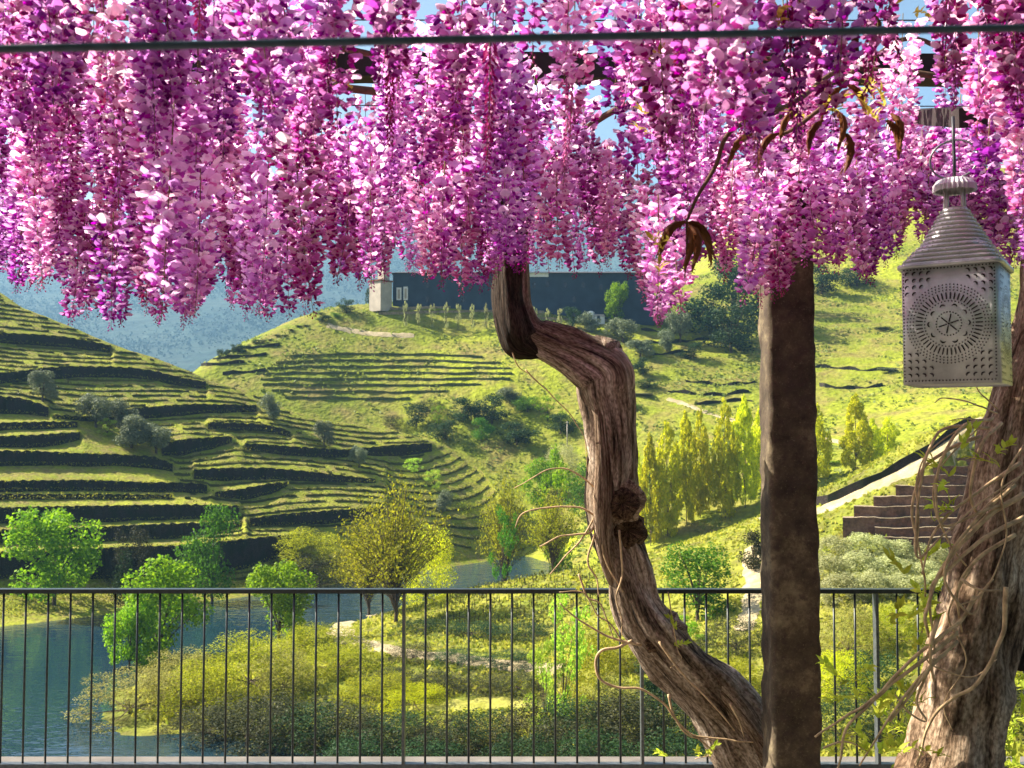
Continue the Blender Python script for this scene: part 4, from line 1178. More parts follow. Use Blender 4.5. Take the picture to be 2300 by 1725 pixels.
# ---- railing
RD = 4.96
ry0, ry1 = at(0, 1327, RD).z, at(0, 1719, RD).z
rail = empty('railing', (0, RD, 0))
tag(rail, 'dark metal railing with thin vertical bars along the terrace edge', 'railing', kind='thing')
def bar_x(name, z, w, h, mat):
    V, F = [], []
    box(V, F, (0, 0, z), (8.4, w, h))
    return link(name, mesh(name, V, F), mat, rail)
bar_x('top_rail', ry0, 0.045, 0.020, M['metal'])
bar_x('bottom_rail', ry1, 0.04, 0.022, M['lit_metal'])
bx_ = [5 + 50.3 * i for i in range(17)]
while bx_[-1] < 1690: bx_.append(bx_[-1] + 48.6)
while bx_[-1] < 2420: bx_.append(bx_[-1] + 47.2)
bx_ = [5 - 50.3 * (i + 1) for i in range(3)] + bx_
posts = [min(bx_, key=lambda q: abs(q - t)) for t in (910, 1441, 1965, 360)]
zb = mesh('baluster', *tube_arrays(np.array([(0, 0, ry1 + 0.011), (0, 0, (ry0 + ry1) / 2), (0, 0, ry0 - 0.011)]), np.array([0.0054] * 3), 8)[:2], True)
zb.materials.append(M['metal'])
V, F = [], []
box(V, F, (0, 0, ry0 / 2 - 0.006), (0.014, 0.045, ry0 - 0.012))
zp = mesh('post', V, F)
zp.materials.append(M['lit_metal'])
for q in bx_:
    ispost = q in posts and q != posts[3]
    o = bpy.data.objects.new('post' if ispost else 'baluster', zp if ispost else zb)
    COL.objects.link(o)
    o.parent = rail
    o.location = (ray(q, 1500)[0] * RD, 0.0 if not ispost else 0.002, 0)

# ---- stone pillar
def pillar():
    h = 3.2
    d = 4.25
    xc = ray(1772, 1200)[0] * (d + 0.1)
    V, F, UV = [], [], []
    n, seg = 10, 110
    hw = 0.098
    prm = []
    for s in range(4):
        for k in range(n):
            t = k / n * 2 - 1
            prm.append([(t, -1), (1, t), (-t, 1), (-1, -t)][s])
    for j in range(seg + 1):
        z = h * j / seg
        tp = 1.06 - 0.085 * j / seg
        for (u, v) in prm:
            c = max(0, abs(u) + abs(v) - 1.82)
            r = 1 - 0.28 * c
            p = Vector((u * hw * tp * r, v * hw * tp * r, z))
            nn = mnoise.noise(p * 9) * 0.010 + mnoise.noise(p * 26) * 0.006 + mnoise.noise(p * 70) * 0.0022
            q = Vector((u, v, 0)).normalized() * nn
            V.append((p.x + q.x, p.y + q.y, z))
    m_ = len(prm)
    for j in range(seg):
        for k in range(m_):
            k2 = (k + 1) % m_
            F.append((j * m_ + k, j * m_ + k2, (j + 1) * m_ + k2, (j + 1) * m_ + k))
    F.append(tuple(seg * m_ + k for k in range(m_)))
    m, nt, out = newmat('granite')
    co = coords(nt)
    n1, n2, n3 = noise(nt, 5, 7, co, 0.68), noise(nt, 24, 6, co, 0.65), noise(nt, 120, 3, co)
    c = ramp(nt, n1, [(0.35, (0.03, 0.022, 0.015)), (0.52, (0.09, 0.066, 0.042)), (0.66, (0.24, 0.19, 0.11))])
    c = mixc(nt, ramp(nt, n2, [(0.5, (0, 0, 0)), (0.66, (0.8, 0.8, 0.8))]), c, (0.055, 0.038, 0.03))
    c = mixc(nt, ramp(nt, n3, [(0.6, (0, 0, 0)), (0.72, (0.3, 0.3, 0.3))]), c, (0.30, 0.25, 0.15))
    principled(nt, out, c, 0.9, 0.2, normal=bump(nt, n2, 0.8, 0.006))
    o = link('stone_pillar', mesh('stone_pillar', V, F, True), m)
    o.location = (xc, d + 0.1, 0)
    o.rotation_euler = (0, 0, math.radians(-1))
    tag(o, 'tall rough brown granite pillar carrying the pergola', 'pillar', kind='thing')
pillar()

# ---- pergola beams and wires
def between(name, a, b, w, h, mat, lab, cat, group=None):
    a, b = Vector(a), Vector(b)
    V, F = [], []
    dv = (b - a)
    ln = dv.length
    nseg = 24
    side = dv.cross(Vector((0, 0, 1))).normalized()
    for i in range(nseg + 1):
        p = a + dv * i / nseg
        j = [mnoise.noise(p * 6 + Vector((k * 7.1, 0, 0))) * 0.006 for k in range(4)]
        V += [tuple(p + side * (w / 2 + j[0]) + Vector((0, 0, h / 2 + j[1]))), tuple(p - side * (w / 2 + j[2]) + Vector((0, 0, h / 2 + j[1]))), tuple(p - side * (w / 2 + j[2]) - Vector((0, 0, h / 2 + j[3]))), tuple(p + side * (w / 2 + j[0]) - Vector((0, 0, h / 2 + j[3])))]
        if i:
            for k in range(4):
                k2 = (k + 1) % 4
                F.append(((i - 1) * 4 + k, (i - 1) * 4 + k2, i * 4 + k2, i * 4 + k))
    F += [(3, 2, 1, 0), tuple(nseg * 4 + k for k in range(4))]
    return tag(link(name, mesh(name, V, F), mat), lab, cat, group, 'thing')
between('pergola_beam', at(-250, 148, 4.36), at(2600, 160, 4.36), 0.10, 0.11, M['beam'], 'long dark timber beam crossing behind the flowers on the pillar', 'beam')
between('pergola_beam', at(2185, 262, 2.62), at(2050, 262, 3.6), 0.07, 0.05, M['beam'], 'short dark timber arm above the lantern', 'beam')
def wire(a, b, r, sag, mat, name, lab, cat):
    a, b = Vector(a), Vector(b)
    P = [a + (b - a) * t - Vector((0, 0, sag * 4 * t * (1 - t))) for t in np.linspace(0, 1, 25)]
    o = tube(name, np.array([tuple(p) for p in P]), r, mat, None, 8)
    return tag(o, lab, cat, None, 'thing')
wire(at(-200, 114, 0.86), at(2500, 58, 0.98), 0.0040, 0.0, M['cable'], 'cable', 'thick blue-grey cable stretched across the top close to the camera', 'cable')
wire(at(-200, 40, 3.0), at(2600, 44, 3.0), 0.0022, 0.005, M['wire'], 'pergola_wire', 'thin black wire highest across the flowers', 'wire')
wire(at(-200, 232, 3.9), at(2600, 238, 3.9), 0.0022, 0.005, M['wire'], 'pergola_wire', 'thin black wire below the dark beam', 'wire')

# ---- central twisted wisteria trunk
vine_c = empty('wisteria_vine', (at(1720, 1725, 4.6).x, 4.6, 0))
tag(vine_c, 'wisteria with a twisted grey trunk and a long curtain of purple flowers', 'wisteria', kind='thing')
vine_r = empty('wisteria_vine', (at(2140, 1725, 3.75).x, 3.75, 0))
tag(vine_r, 'right-hand wisteria with a thick pale trunk wrapped in tendrils behind the lantern', 'wisteria', kind='thing')
def rel(parent, P):
    l = parent.location
    return np.array([(p[0] - l.x, p[1] - l.y, p[2] - l.z) for p in P])
def lump_f(seed, amp=1.0):
    def f(th, s):
        return 1 + amp * (0.13 * math.sin(2 * th + s * 3.1 + seed) - 0.22 * max(0, math.sin(th * 1.0 + s * 2.2 + seed * 3)) ** 14 + 0.07 * math.sin(3 * th - s * 6.5 + seed * 2) + 0.05 * math.sin(6 * th + s * 9 + seed) + 0.035 * math.sin(11 * th + 5 * math.sin(s * 7)) + 0.05 * math.sin(s * 17 + seed + th) + 0.06 * mnoise.noise(Vector((math.cos(th) * 2, math.sin(th) * 2, s * 9 + seed))))
    return f
def limb(name, spec, mat, parent, seed=0, k=40, n=12, amp=1.0):
    P = [tuple(at(x, y, d)) for x, y, w, d in spec]
    rr = [w / 2 / FPX * d for x, y, w, d in spec]
    C = catmull([(*p, r) for p, r in zip(P, rr)], n)
    return tube(name, rel(parent, C[:, :3]), C[:, 3], mat, parent, k, lump_f(seed, amp))
tr = limb('trunk', [(1735, 1790, 175, 4.78), (1690, 1690, 165, 4.74), (1630, 1600, 150, 4.7), (1560, 1520, 138, 4.66), (1490, 1445, 138, 4.6), (1440, 1370, 128, 4.58), (1410, 1280, 112, 4.56), (1382, 1190, 108, 4.55), (1372, 1110, 116, 4.52), (1378, 1030, 106, 4.5), (1372, 950, 112, 4.5), (1358, 885, 118, 4.5), (1352, 842, 122, 4.5), (1300, 806, 104, 4.5), (1240, 778, 86, 4.5), (1190, 752, 78, 4.5), (1168, 700, 62, 4.5), (1166, 640, 48, 4.5), (1170, 560, 42, 4.5), (1190, 440, 40, 4.5)], M['wood'], vine_c, 1.0)
limb('dark_stem', [(1215, 800, 10, 4.47), (1190, 788, 44, 4.46), (1160, 768, 74, 4.45), (1146, 700, 74, 4.44), (1142, 640, 70, 4.44), (1140, 560, 66, 4.44), (1136, 430, 60, 4.44)], M['darkbark'], vine_c, 3.0, 28, 10, 1.6)
limb('strand', [(1400, 1360, 14, 4.60), (1372, 1290, 28, 4.50), (1356, 1220, 36, 4.44), (1356, 1130, 46, 4.41), (1356, 1060, 40, 4.41), (1352, 980, 30, 4.42), (1345, 900, 22, 4.44)], M['wood2'], vine_c, 5.0, 16, 10, 0.8)
limb('strand', [(1390, 1310, 12, 4.62), (1350, 1240, 22, 4.60), (1330, 1160, 26, 4.58), (1328, 1060, 20, 4.58), (1336, 960, 14, 4.58)], M['darkbark'], vine_c, 6.0, 14, 10, 1.5)
limb('strand', [(1730, 1700, 60, 4.62), (1650, 1590, 62, 4.60), (1580, 1520, 54, 4.57), (1500, 1470, 40, 4.53), (1460, 1430, 24, 4.52)], M['wood2'], vine_c, 8.0, 18, 10, 1.0)
def knot(px, py, d, r, mat, parent, seed):
    V, F, UV = [], [], []
    nu, nv = 22, 14
    c = at(px, py, d) - parent.location
    for j in range(nv + 1):
        ph = PI * j / nv
        for i_ in range(nu):
            th = 2 * PI * i_ / nu
            v = Vector((math.sin(ph) * math.cos(th), -math.cos(ph) * 0.62, math.sin(ph) * math.sin(th)))
            q = r * (1 + 0.22 * mnoise.noise(v * 2.3 + Vector((seed, 0, 0))) + 0.1 * mnoise.noise(v * 7 + Vector((seed, 3, 0))))
            if ph < 0.5:
                q *= 0.72 + 0.56 * ph
            V.append(tuple(c + v * q))
            UV.append((th / PI, ph / PI))
    for j in range(nv):
        for i_ in range(nu):
            i2 = (i_ + 1) % nu
            F.append((j * nu + i_, j * nu + i2, (j + 1) * nu + i2, (j + 1) * nu + i_))
    return link('knot', mesh('knot', V, F, True, uv=UV), mat, parent)
knot(1392, 1122, 4.46, 0.105, M['wood2'], vine_c, 1)
knot(1394, 1130, 4.425, 0.078, M['rot'], vine_c, 7)
knot(1350, 812, 4.50, 0.11, M['wood'], vine_c, 2)
knot(1480, 1425, 4.56, 0.12, M['wood'], vine_c, 3)
knot(1484, 1430, 4.50, 0.078, M['rot'], vine_c, 4)
knot(1405, 1190, 4.50, 0.09, M['rot'], vine_c, 5)
def tendril(pts_, r, parent, mat='tendril', n=7, name='tendril'):
    C = catmull([tuple(at(*p)) for p in pts_], n)
    C = C + np.array([[0.004 * mnoise.noise(Vector(c) * 14), 0.004 * mnoise.noise(Vector(c) * 14 + Vector((5, 0, 0))), 0.004 * mnoise.noise(Vector(c) * 14 + Vector((0, 9, 0)))] for c in C])
    return tube(name, rel(parent, C), np.linspace(r, r * 0.45, len(C)), M[mat], parent, 6)
T = 4.42
for p_, r_ in [([(1340, 1160, T), (1300, 1140, T), (1230, 1140, T), (1175, 1152, T), (1158, 1185, T)], .005), ([(1345, 1105, T), (1290, 1060, T), (1240, 1052, T), (1195, 1075, T), (1155, 1096, T)], .004), ([(1350, 1130, T), (1330, 1190, T), (1300, 1200, T), (1255, 1205, T), (1212, 1228, T)], .006), ([(1345, 1140, T), (1310, 1205, T), (1270, 1250, T), (1235, 1290, T)], .005), ([(1340, 1190, T), (1320, 1260, T), (1340, 1300, T), (1345, 1340, T)], .005),
        ([(1420, 1440, T), (1385, 1455, T), (1350, 1462, T), (1338, 1495, T), (1352, 1530, T), (1395, 1545, T), (1440, 1548, T), (1490, 1580, T), (1520, 1620, T), (1560, 1652, T), (1620, 1660, T), (1692, 1668, T)], .007), ([(1440, 1450, T), (1380, 1435, T), (1330, 1410, T), (1290, 1385, T), (1258, 1355, T)], .006), ([(1400, 1445, T), (1370, 1400, T), (1340, 1380, T), (1310, 1330, T), (1255, 1330, T)], .004), ([(1500, 1560, T), (1515, 1610, T), (1545, 1650, T), (1600, 1665, T)], .006),
        ([(1390, 1190, 4.38), (1398, 1290, 4.4), (1385, 1340, 4.4), (1395, 1390, 4.42), (1398, 1430, 4.44)], .005), ([(1500, 1330, T), (1520, 1450, T), (1530, 1480, T), (1505, 1500, T)], .003), ([(1180, 830, T), (1220, 870, T), (1270, 920, T), (1310, 980, T), (1320, 1060, T)], .003), ([(1150, 790, T), (1165, 825, T), (1185, 838, T)], .003), ([(1640, 1580, 4.4), (1660, 1620, 4.4), (1672, 1655, 4.4)], .006), ([(1570, 1660, T), (1600, 1690, T), (1560, 1705, T)], .004),
        ([(1360, 1100, 4.4), (1350, 1180, 4.4), (1360, 1260, 4.42), (1400, 1330, 4.45)], .006), ([(1480, 1440, T), (1530, 1510, T), (1590, 1570, T), (1650, 1640, T)], .006), ([(1300, 1290, T), (1320, 1340, T), (1350, 1360, T), (1380, 1440, T)], .005)]:
    tendril(p_, r_, vine_c)

# ---- right trunk with its tendrils
limb('trunk', [(2120, 1800, 240, 3.8), (2140, 1690, 225, 3.8), (2165, 1560, 205, 3.8), (2190, 1430, 185, 3.8), (2215, 1300, 160, 3.8), (2240, 1180, 140, 3.8), (2262, 1060, 125, 3.8), (2280, 950, 120, 3.8), (2300, 860, 110, 3.8), (2330, 740, 100, 3.8), (2350, 560, 90, 3.8), (2350, 380, 80, 3.8)], M['wood2'], vine_r, 11.0, 44)
limb('dark_stem', [(2270, 1500, 60, 3.95), (2290, 1350, 90, 3.95), (2310, 1200, 100, 3.95), (2330, 1000, 90, 3.95), (2335, 800, 70, 3.95)], M['darkbark'], vine_r, 13.0, 24)
knot(2120, 1720, 3.70, 0.09, M['rot'], vine_r, 6)
rt = [([(2200, 980, 3.6), (2130, 1010, 3.55), (2070, 1060, 3.55), (2050, 1150, 3.55), (2065, 1240, 3.55), (2080, 1330, 3.6), (2070, 1420, 3.6)], .010), ([(2230, 940, 3.6), (2160, 960, 3.5), (2110, 1050, 3.5), (2105, 1150, 3.5), (2140, 1230, 3.55), (2170, 1270, 3.6)], .010), ([(2220, 960, 3.6), (2110, 970, 3.5), (2065, 1100, 3.5), (2060, 1250, 3.5), (2110, 1210, 3.5), (2200, 1130, 3.55), (2290, 1070, 3.6)], .009),
      ([(2250, 950, 3.6), (2210, 990, 3.55), (2180, 1090, 3.55), (2195, 1150, 3.58), (2235, 1120, 3.6), (2300, 1060, 3.65)], .011), ([(2300, 1110, 3.62), (2220, 1160, 3.58), (2160, 1220, 3.56), (2110, 1290, 3.55), (2080, 1380, 3.55), (2085, 1430, 3.58)], .016), ([(2300, 1160, 3.62), (2210, 1210, 3.56), (2130, 1280, 3.55), (2090, 1330, 3.55), (2100, 1470, 3.56)], .013),
      ([(2280, 1090, 3.6), (2180, 1180, 3.56), (2120, 1290, 3.54), (2180, 1380, 3.58), (2210, 1330, 3.6)], .010), ([(2160, 1300, 3.55), (2200, 1325, 3.5), (2250, 1327, 3.5)], .009), ([(2190, 1340, 3.6), (2160, 1390, 3.58), (2100, 1440, 3.55), (2040, 1490, 3.55), (1960, 1570, 3.55), (1900, 1610, 3.55), (1830, 1655, 3.55)], .012), ([(2150, 1420, 3.6), (2080, 1480, 3.55), (2010, 1530, 3.55), (1960, 1575, 3.55), (1900, 1640, 3.55), (1890, 1700, 3.55), (1880, 1740, 3.55)], .012),
      ([(2150, 1440, 3.6), (2090, 1500, 3.55), (2030, 1580, 3.55), (2000, 1620, 3.55), (2010, 1600, 3.55)], .010), ([(2120, 1470, 3.6), (2050, 1540, 3.55), (1980, 1640, 3.55), (1930, 1720, 3.55)], .010), ([(2260, 1320, 3.58), (2250, 1430, 3.58), (2200, 1530, 3.58), (2140, 1570, 3.6), (2090, 1620, 3.62), (2060, 1720, 3.64)], .014), ([(2180, 1280, 3.6), (2130, 1380, 3.6), (2170, 1480, 3.6), (2120, 1580, 3.62), (2140, 1640, 3.62)], .006),
      ([(2230, 1300, 3.6), (2150, 1400, 3.6), (2080, 1480, 3.6), (2180, 1520, 3.6), (2240, 1480, 3.62)], .006), ([(2240, 930, 3.6), (2180, 905, 3.5), (2120, 895, 3.5), (2100, 905, 3.5)], .005), ([(2230, 945, 3.6), (2160, 940, 3.5), (2130, 945, 3.5)], .004), ([(2240, 920, 3.6), (2200, 880, 3.5), (2190, 860, 3.5)], .005), ([(2300, 1000, 3.6), (2250, 1090, 3.58), (2260, 1210, 3.58), (2210, 1330, 3.58), (2150, 1360, 3.58)], .007),
      ([(2060, 1250, 3.5), (2062, 1150, 3.5), (2058, 1080, 3.5), (2090, 1010, 3.5), (2160, 960, 3.55)], .006), ([(2100, 1480, 3.56), (2060, 1570, 3.55), (2080, 1620, 3.55), (2040, 1600, 3.55), (2010, 1560, 3.55)], .008), ([(2280, 1200, 3.62), (2190, 1260, 3.58), (2150, 1330, 3.58), (2160, 1420, 3.6)], .012), ([(1850, 1680, 3.55), (1900, 1665, 3.55), (1950, 1690, 3.55)], .006), ([(2110, 1380, 3.56), (2090, 1450, 3.54), (2098, 1530, 3.56)], .014),
      ([(2290, 1040, 3.62), (2190, 1110, 3.57), (2100, 1190, 3.55), (2070, 1290, 3.55)], .011), ([(2270, 1130, 3.6), (2200, 1150, 3.56), (2120, 1180, 3.55), (2095, 1110, 3.54), (2120, 1040, 3.54), (2200, 960, 3.56)], .008)]
for p_, r_ in rt:
    tendril(p_, r_ * 0.68, vine_r)

# ---- leaf sprays near the right trunk
M['sprig'] = leaf_mat('sprig_leaves', (0.30, 0.38, 0.03), (0.50, 0.52, 0.08), 0.5)
def leaf_blade(V, F, base, dirv_, up_, ln, wd):
    dirv_ = Vector(dirv_).normalized()
    sd = dirv_.cross(Vector(up_)).normalized()
    nn = sd.cross(dirv_)
    b = len(V)
    for t, w, c in [(0, 0.05, 0), (0.3, 0.9, 0.08), (0.6, 0.8, 0.06), (1.0, 0.0, -0.10)]:
        p = Vector(base) + dirv_ * ln * t
        for s_ in (-1, 0, 1):
            V.append(tuple(p + sd * wd * 0.5 * w * s_ + nn * (c * ln + abs(s_) * 0.12 * wd)))
    for i_ in range(3):
        for k in range(2):
            o = b + i_ * 3 + k
            F.append((o, o + 1, o + 4, o + 3))
def sprig_mesh(seed, ln, nl, leaf, name='leaf_spray'):
    rr = random.Random(seed)
    V, F = [], []
    P = [Vector((0, 0, 0))]
    dv = Vector((rr.uniform(-1, 1), rr.uniform(-1, 1), 0.6)).normalized()
    for i_ in range(nl):
        p = dv * ln * i_ / nl + Vector((0, 0, -0.25 * ln * (i_ / nl) ** 2))
        for s_ in (-1, 1):
            q = Vector((rr.uniform(-1, 1), rr.uniform(-1, 1), rr.uniform(-0.6, 0.6)))
            leaf_blade(V, F, p, dv + q * 0.9, Vector((0.2, -0.4, 1)) + q * 0.4, leaf * rr.uniform(0.7, 1.2), leaf * 0.42)
    return mesh(name, V, F, True)
sprigs = [sprig_mesh(s_, 0.12, 5, 0.045) for s_ in range(5)]
for me in sprigs:
    me.materials.append(M['sprig'])
spots = [(1930, 1510, 3.6), (1950, 1530, 3.6), (1925, 1570, 3.6), (2050, 1450, 3.6), (2060, 1420, 3.6), (1880, 1520, 3.6), (2060, 1330, 3.6), (2030, 1290, 3.6), (2070, 1260, 3.6), (2100, 1170, 3.55), (2140, 1150, 3.5), (2120, 1090, 3.5), (2130, 1070, 3.5), (2160, 1010, 3.5), (2240, 1020, 3.5), (2245, 1050, 3.5), (2000, 1660, 3.6), (1990, 1690, 3.6), (2030, 1640, 3.6), (2050, 1680, 3.6), (1960, 1700, 3.6), (1940, 1670, 3.6), (2020, 1600, 3.6), (1860, 1700, 3.6), (2080, 1350, 3.6), (2040, 1390, 3.6), (2000, 1400, 3.6)]
spots += [(2230 + random.uniform(0, 90), 1440 + random.uniform(0, 300), 4.1 + random.uniform(0, 0.5)) for _ in range(40)]
spots += [(1970 + random.uniform(0, 120), 1560 + random.uniform(0, 170), 4.0 + random.uniform(0, 0.4)) for _ in range(22)]
for i_, sp in enumerate(spots):
    o = bpy.data.objects.new('leaf_spray', sprigs[i_ % 5])
    COL.objects.link(o)
    o.parent = vine_r
    o.location = at(*sp) - vine_r.location
    o.rotation_euler = (random.uniform(-0.5, 0.5), random.uniform(-0.5, 0.5), random.uniform(0, 6.28))
for i_, sp in enumerate([(1585, 1690, 4.45), (1570, 1700, 4.45), (1600, 1695, 4.45), (1520, 1415, 4.4), (1515, 1450, 4.42), (1500, 1700, 4.5), (1300, 1330, 4.5), (1330, 1200, 4.45), (1270, 1240, 4.5), (1310, 1310, 4.45)]):
    o = bpy.data.objects.new('leaf_spray', sprigs[i_ % 5])
    COL.objects.link(o)
    o.parent = vine_c
    o.location = at(*sp) - vine_c.location
    o.rotation_euler = (0.3, 0.2, i_ * 1.9)
    o.scale = (0.7,) * 3

# ---- lantern
def lantern():
    D = 2.6
    c = at(2150, 735, D)
    wd = 0.228
    top, bot = at(2150, 606, D).z, at(2150, 866, D).z
    root = empty('lantern', (c.x, c.y, bot), math.radians(-33))
    tag(root, 'grey punched-tin lantern with conical top hanging on the right', 'lantern', kind='thing')
    m, nt, out = newmat('aged_tin')
    co = coords(nt)
    n1, n2 = noise(nt, 12, 6, co), noise(nt, 90, 4, co)
    cc = ramp(nt, n1, [(0.35, (0.36, 0.35, 0.35)), (0.6, (0.54, 0.52, 0.51)), (0.75, (0.68, 0.66, 0.63))])
    principled(nt, out, cc, 0.40, 0.5, 0.35, bump(nt, n2, 0.35, 0.002))
    M['tin'] = m
    M['hole'] = plain_mat('punched_hole', (0.03, 0.022, 0.022), 0.8, 0.1, scale=60)
    H = top - bot
    hw = wd / 2
    def sq(th, e):
        x, y = math.cos(th), math.sin(th)
        k = (abs(x) ** e + abs(y) ** e) ** (-1 / e)
        return x * k, y * k
    NV = 64
    def loft(name, secs, mat, cap=False, parent=root):
        V, F = [], []
        for (z, r, e) in secs:
            for k in range(NV):
                th = 2 * PI * k / NV + PI / 4
                x, y = sq(th, e)
                V.append((x * r, y * r, z))
        for j in range(len(secs) - 1):
            for k in range(NV):
                k2 = (k + 1) % NV
                F.append((j * NV + k, j * NV + k2, (j + 1) * NV + k2, (j + 1) * NV + k))
        if cap:
            F.append(tuple((len(secs) - 1) * NV + k for k in range(NV)))
            F.append(tuple(range(NV - 1, -1, -1)))
        return link(name, mesh(name, V, F, True), mat, parent)
    body = loft('body', [(0.004, hw * 0.985, 14), (0.0, hw, 14), (H * 0.5, hw * 0.995, 14), (H, hw, 14)], M['tin'], True)
    rh = at(2150, 470, D).z - top
    secs = []
    n = 13
    for j in range(n):
        t = j / n
        t2 = (j + 0.8) / n
        r = lambda t: hw * (1.06 - 0.80 * t ** 0.92)
        e = lambda t: 14 - 11.7 * min(1, t * 2.6) ** 0.6
        secs += [(H + rh * t, r(t) * 1.0 + 0.0022, e(t)), (H + rh * t2, r(t2) + 0.0005, e(t2)), (H + rh * (t2 + 0.03), r(t2 + 0.03) - 0.0008, e(t2))]
    roof = loft('roof', secs, M['tin'], True)
    loft('eave', [(H - 0.004, hw * 1.0, 14), (H - 0.004, hw * 1.075, 14), (H + 0.004, hw * 1.075, 14), (H + 0.006, hw * 1.0, 14)], M['tin'])
    # dimples on the roof
    V, F = [], []
    for j in range(n):
        t = (j + 0.42) / n
        rr = hw * (1.06 - 0.80 * t ** 0.92) + 0.0015
        e = 14 - 11.7 * min(1, t * 2.6) ** 0.6
        cnt = max(14, int(60 * (1 - t * 0.75)))
        for k in range(cnt):
            x, y = sq(2 * PI * (k + 0.5 * (j % 2)) / cnt, e)
            z = H + rh * t
            b = len(V)
            q = 0.0032
            ln = math.hypot(x, y)
            ux, uy = -y / ln, x / ln
            V += [(x * rr - ux * q, y * rr - uy * q, z), (x * rr, y * rr, z - q), (x * rr + ux * q, y * rr + uy * q, z), (x * rr, y * rr, z + q), (x * (rr + 0.0028), y * (rr + 0.0028), z + 0.001)]
            F += [(b, b + 1, b + 4), (b + 1, b + 2, b + 4), (b + 2, b + 3, b + 4), (b + 3, b, b + 4)]
    link('embossed_dots', mesh('embossed_dots', V, F), M['tin'], roof)
    # chimney struts, fluted cap
    z1 = H + rh
    zc_ = at(2150, 428, D).z - bot
    for k in range(4):
        th = PI / 4 + k * PI / 2
        tube('strut', np.array([(0.030 * math.cos(th), 0.030 * math.sin(th), z1 - 0.012), (0.028 * math.cos(th), 0.028 * math.sin(th), zc_ + 0.006)]), 0.0035, M['tin'], root, 6)
    V, F = [], []
    nk = 56
    zt = at(2150, 402, D).z - bot
    prof = [(0.0, 0.010), (zc_ - zt - 0.0 + 0.0, 0.052)]
    for (zz, r, fl) in [(zc_, 0.046, 0.1), (zc_ - 0.003, 0.051, 0.1), (zc_ + 0.012, 0.050, 0.1), (zt - 0.004, 0.040, 0.08), (zt, 0.028, 0.02), (zt + 0.002, 0.004, 0)]:
        for k in range(nk):
            th = 2 * PI * k / nk
            q = r * (1 + fl * (0.5 if k % 2 else -0.5))
            V.append((q * math.cos(th), q * math.sin(th), zz))
    for j in range(5):
        for k in range(nk):
            k2 = (k + 1) % nk
            F.append((j * nk + k, j * nk + k2, (j + 1) * nk + k2, (j + 1) * nk + k))
    link('fluted_cap', mesh('fluted_cap', V, F), M['tin'], root)
    # ring handle and hook
    rc = (at(2150, 358, D).z - bot)
    P = [(0.058 * math.cos(t), 0.0, rc + 0.050 * math.sin(t)) for t in np.linspace(-PI / 2 + 0.25, 1.5 * PI - 0.25, 40)]
    tube('ring_handle', np.array(P), 0.0026, M['lit_metal'], root, 8)
    tube('hook', np.array([(0, 0, zt), (0.001, 0, zt + 0.05), (0, 0, zt + 0.1), (0, 0, at(2150, 262, D).z - bot)]), 0.0042, M['wire'], root, 8)
    # punched pattern on each side
    V, F = [], []
    def dot(u, v, r, k=6):
        b = len(V)
        for i_ in range(k):
            th = 2 * PI * i_ / k
            V.append((u + r * math.cos(th), v + r * math.sin(th)))
        F.append(tuple(range(b, b + k)))
    def slot(u, v, a, ln, w_):
        b = len(V)
        ca, sa = math.cos(a), math.sin(a)
        for (x, y) in ((-ln, -w_), (ln, -w_), (ln * 1.2, 0), (ln, w_), (-ln, w_), (-ln * 1.2, 0)):
            V.append((u + x * ca - y * sa, v + x * sa + y * ca))
        F.append(tuple(range(b, b + 6)))
    def crescent(u, v, a, r, w_=0.0016):
        b = len(V)
        n_ = 7
        for i_ in range(n_):
            th = a - 1.3 + 2.6 * i_ / (n_ - 1)
            th_w = w_ * math.sin(PI * (i_ + 0.5) / n_)
            V.append((u + (r + th_w) * math.cos(th), v + (r + th_w) * math.sin(th)))
            V.append((u + (r - th_w) * math.cos(th), v + (r - th_w) * math.sin(th)))
        for i_ in range(n_ - 1):
            F.append((b + i_ * 2, b + i_ * 2 + 2, b + i_ * 2 + 3, b + i_ * 2 + 1))
    q = hw * 0.9
    hv = H / 2
    for t in np.linspace(-q, q, 27):
        dot(t, hv * 0.94, 0.0021)
        dot(t, -hv * 0.94, 0.0021)
    for t in np.linspace(-hv * 0.88, hv * 0.88, 33):
        dot(q * 1.02, t, 0.0021)
        dot(-q * 1.02, t, 0.0021)
    for rr, cnt in ((0.029, 26), (0.056, 44), (0.083, 62), (0.090, 66), (0.097, 70)):
        for k in range(cnt):
            th = 2 * PI * k / cnt
            dot(rr * math.cos(th), rr * math.sin(th), 0.0019)
    for k in range(46):
        th = 2 * PI * k / 46
        slot(0.069 * math.cos(th), 0.069 * math.sin(th), th, 0.0075, 0.0016)
    for k in range(10):
        th = 2 * PI * k / 10
        crescent(0.042 * math.cos(th), 0.042 * math.sin(th), th, 0.0065, 0.0020)
    for k in range(6):
        th = PI / 3 * k + 0.3
        slot(0.014 * math.cos(th), 0.014 * math.sin(th), th, 0.009, 0.0016)
    dot(0, 0, 0.003)
    for sx in (-1, 1):
        for sy in (-1, 1):
            for i_ in range(4):
                for j in range(4):
                    u, v = sx * (q * 0.92 - i_ * 0.017), sy * (hv * 0.86 - j * 0.017)
                    if math.hypot(u, v) > 0.105:
                        crescent(u, v, PI / 4 if sx * sy > 0 else 3 * PI / 4, 0.0055, 0.0022)
    for s_ in range(4):
        a = s_ * PI / 2
        ca, sa = math.cos(a), math.sin(a)
        off = hw + 0.0014
        VV = [(u * ca - (-off) * sa, u * sa + (-off) * ca, H / 2 + v) for (u, v) in V]
        link('punched_pattern', mesh('punched_pattern', VV, F), M['hole'], body)
lantern()

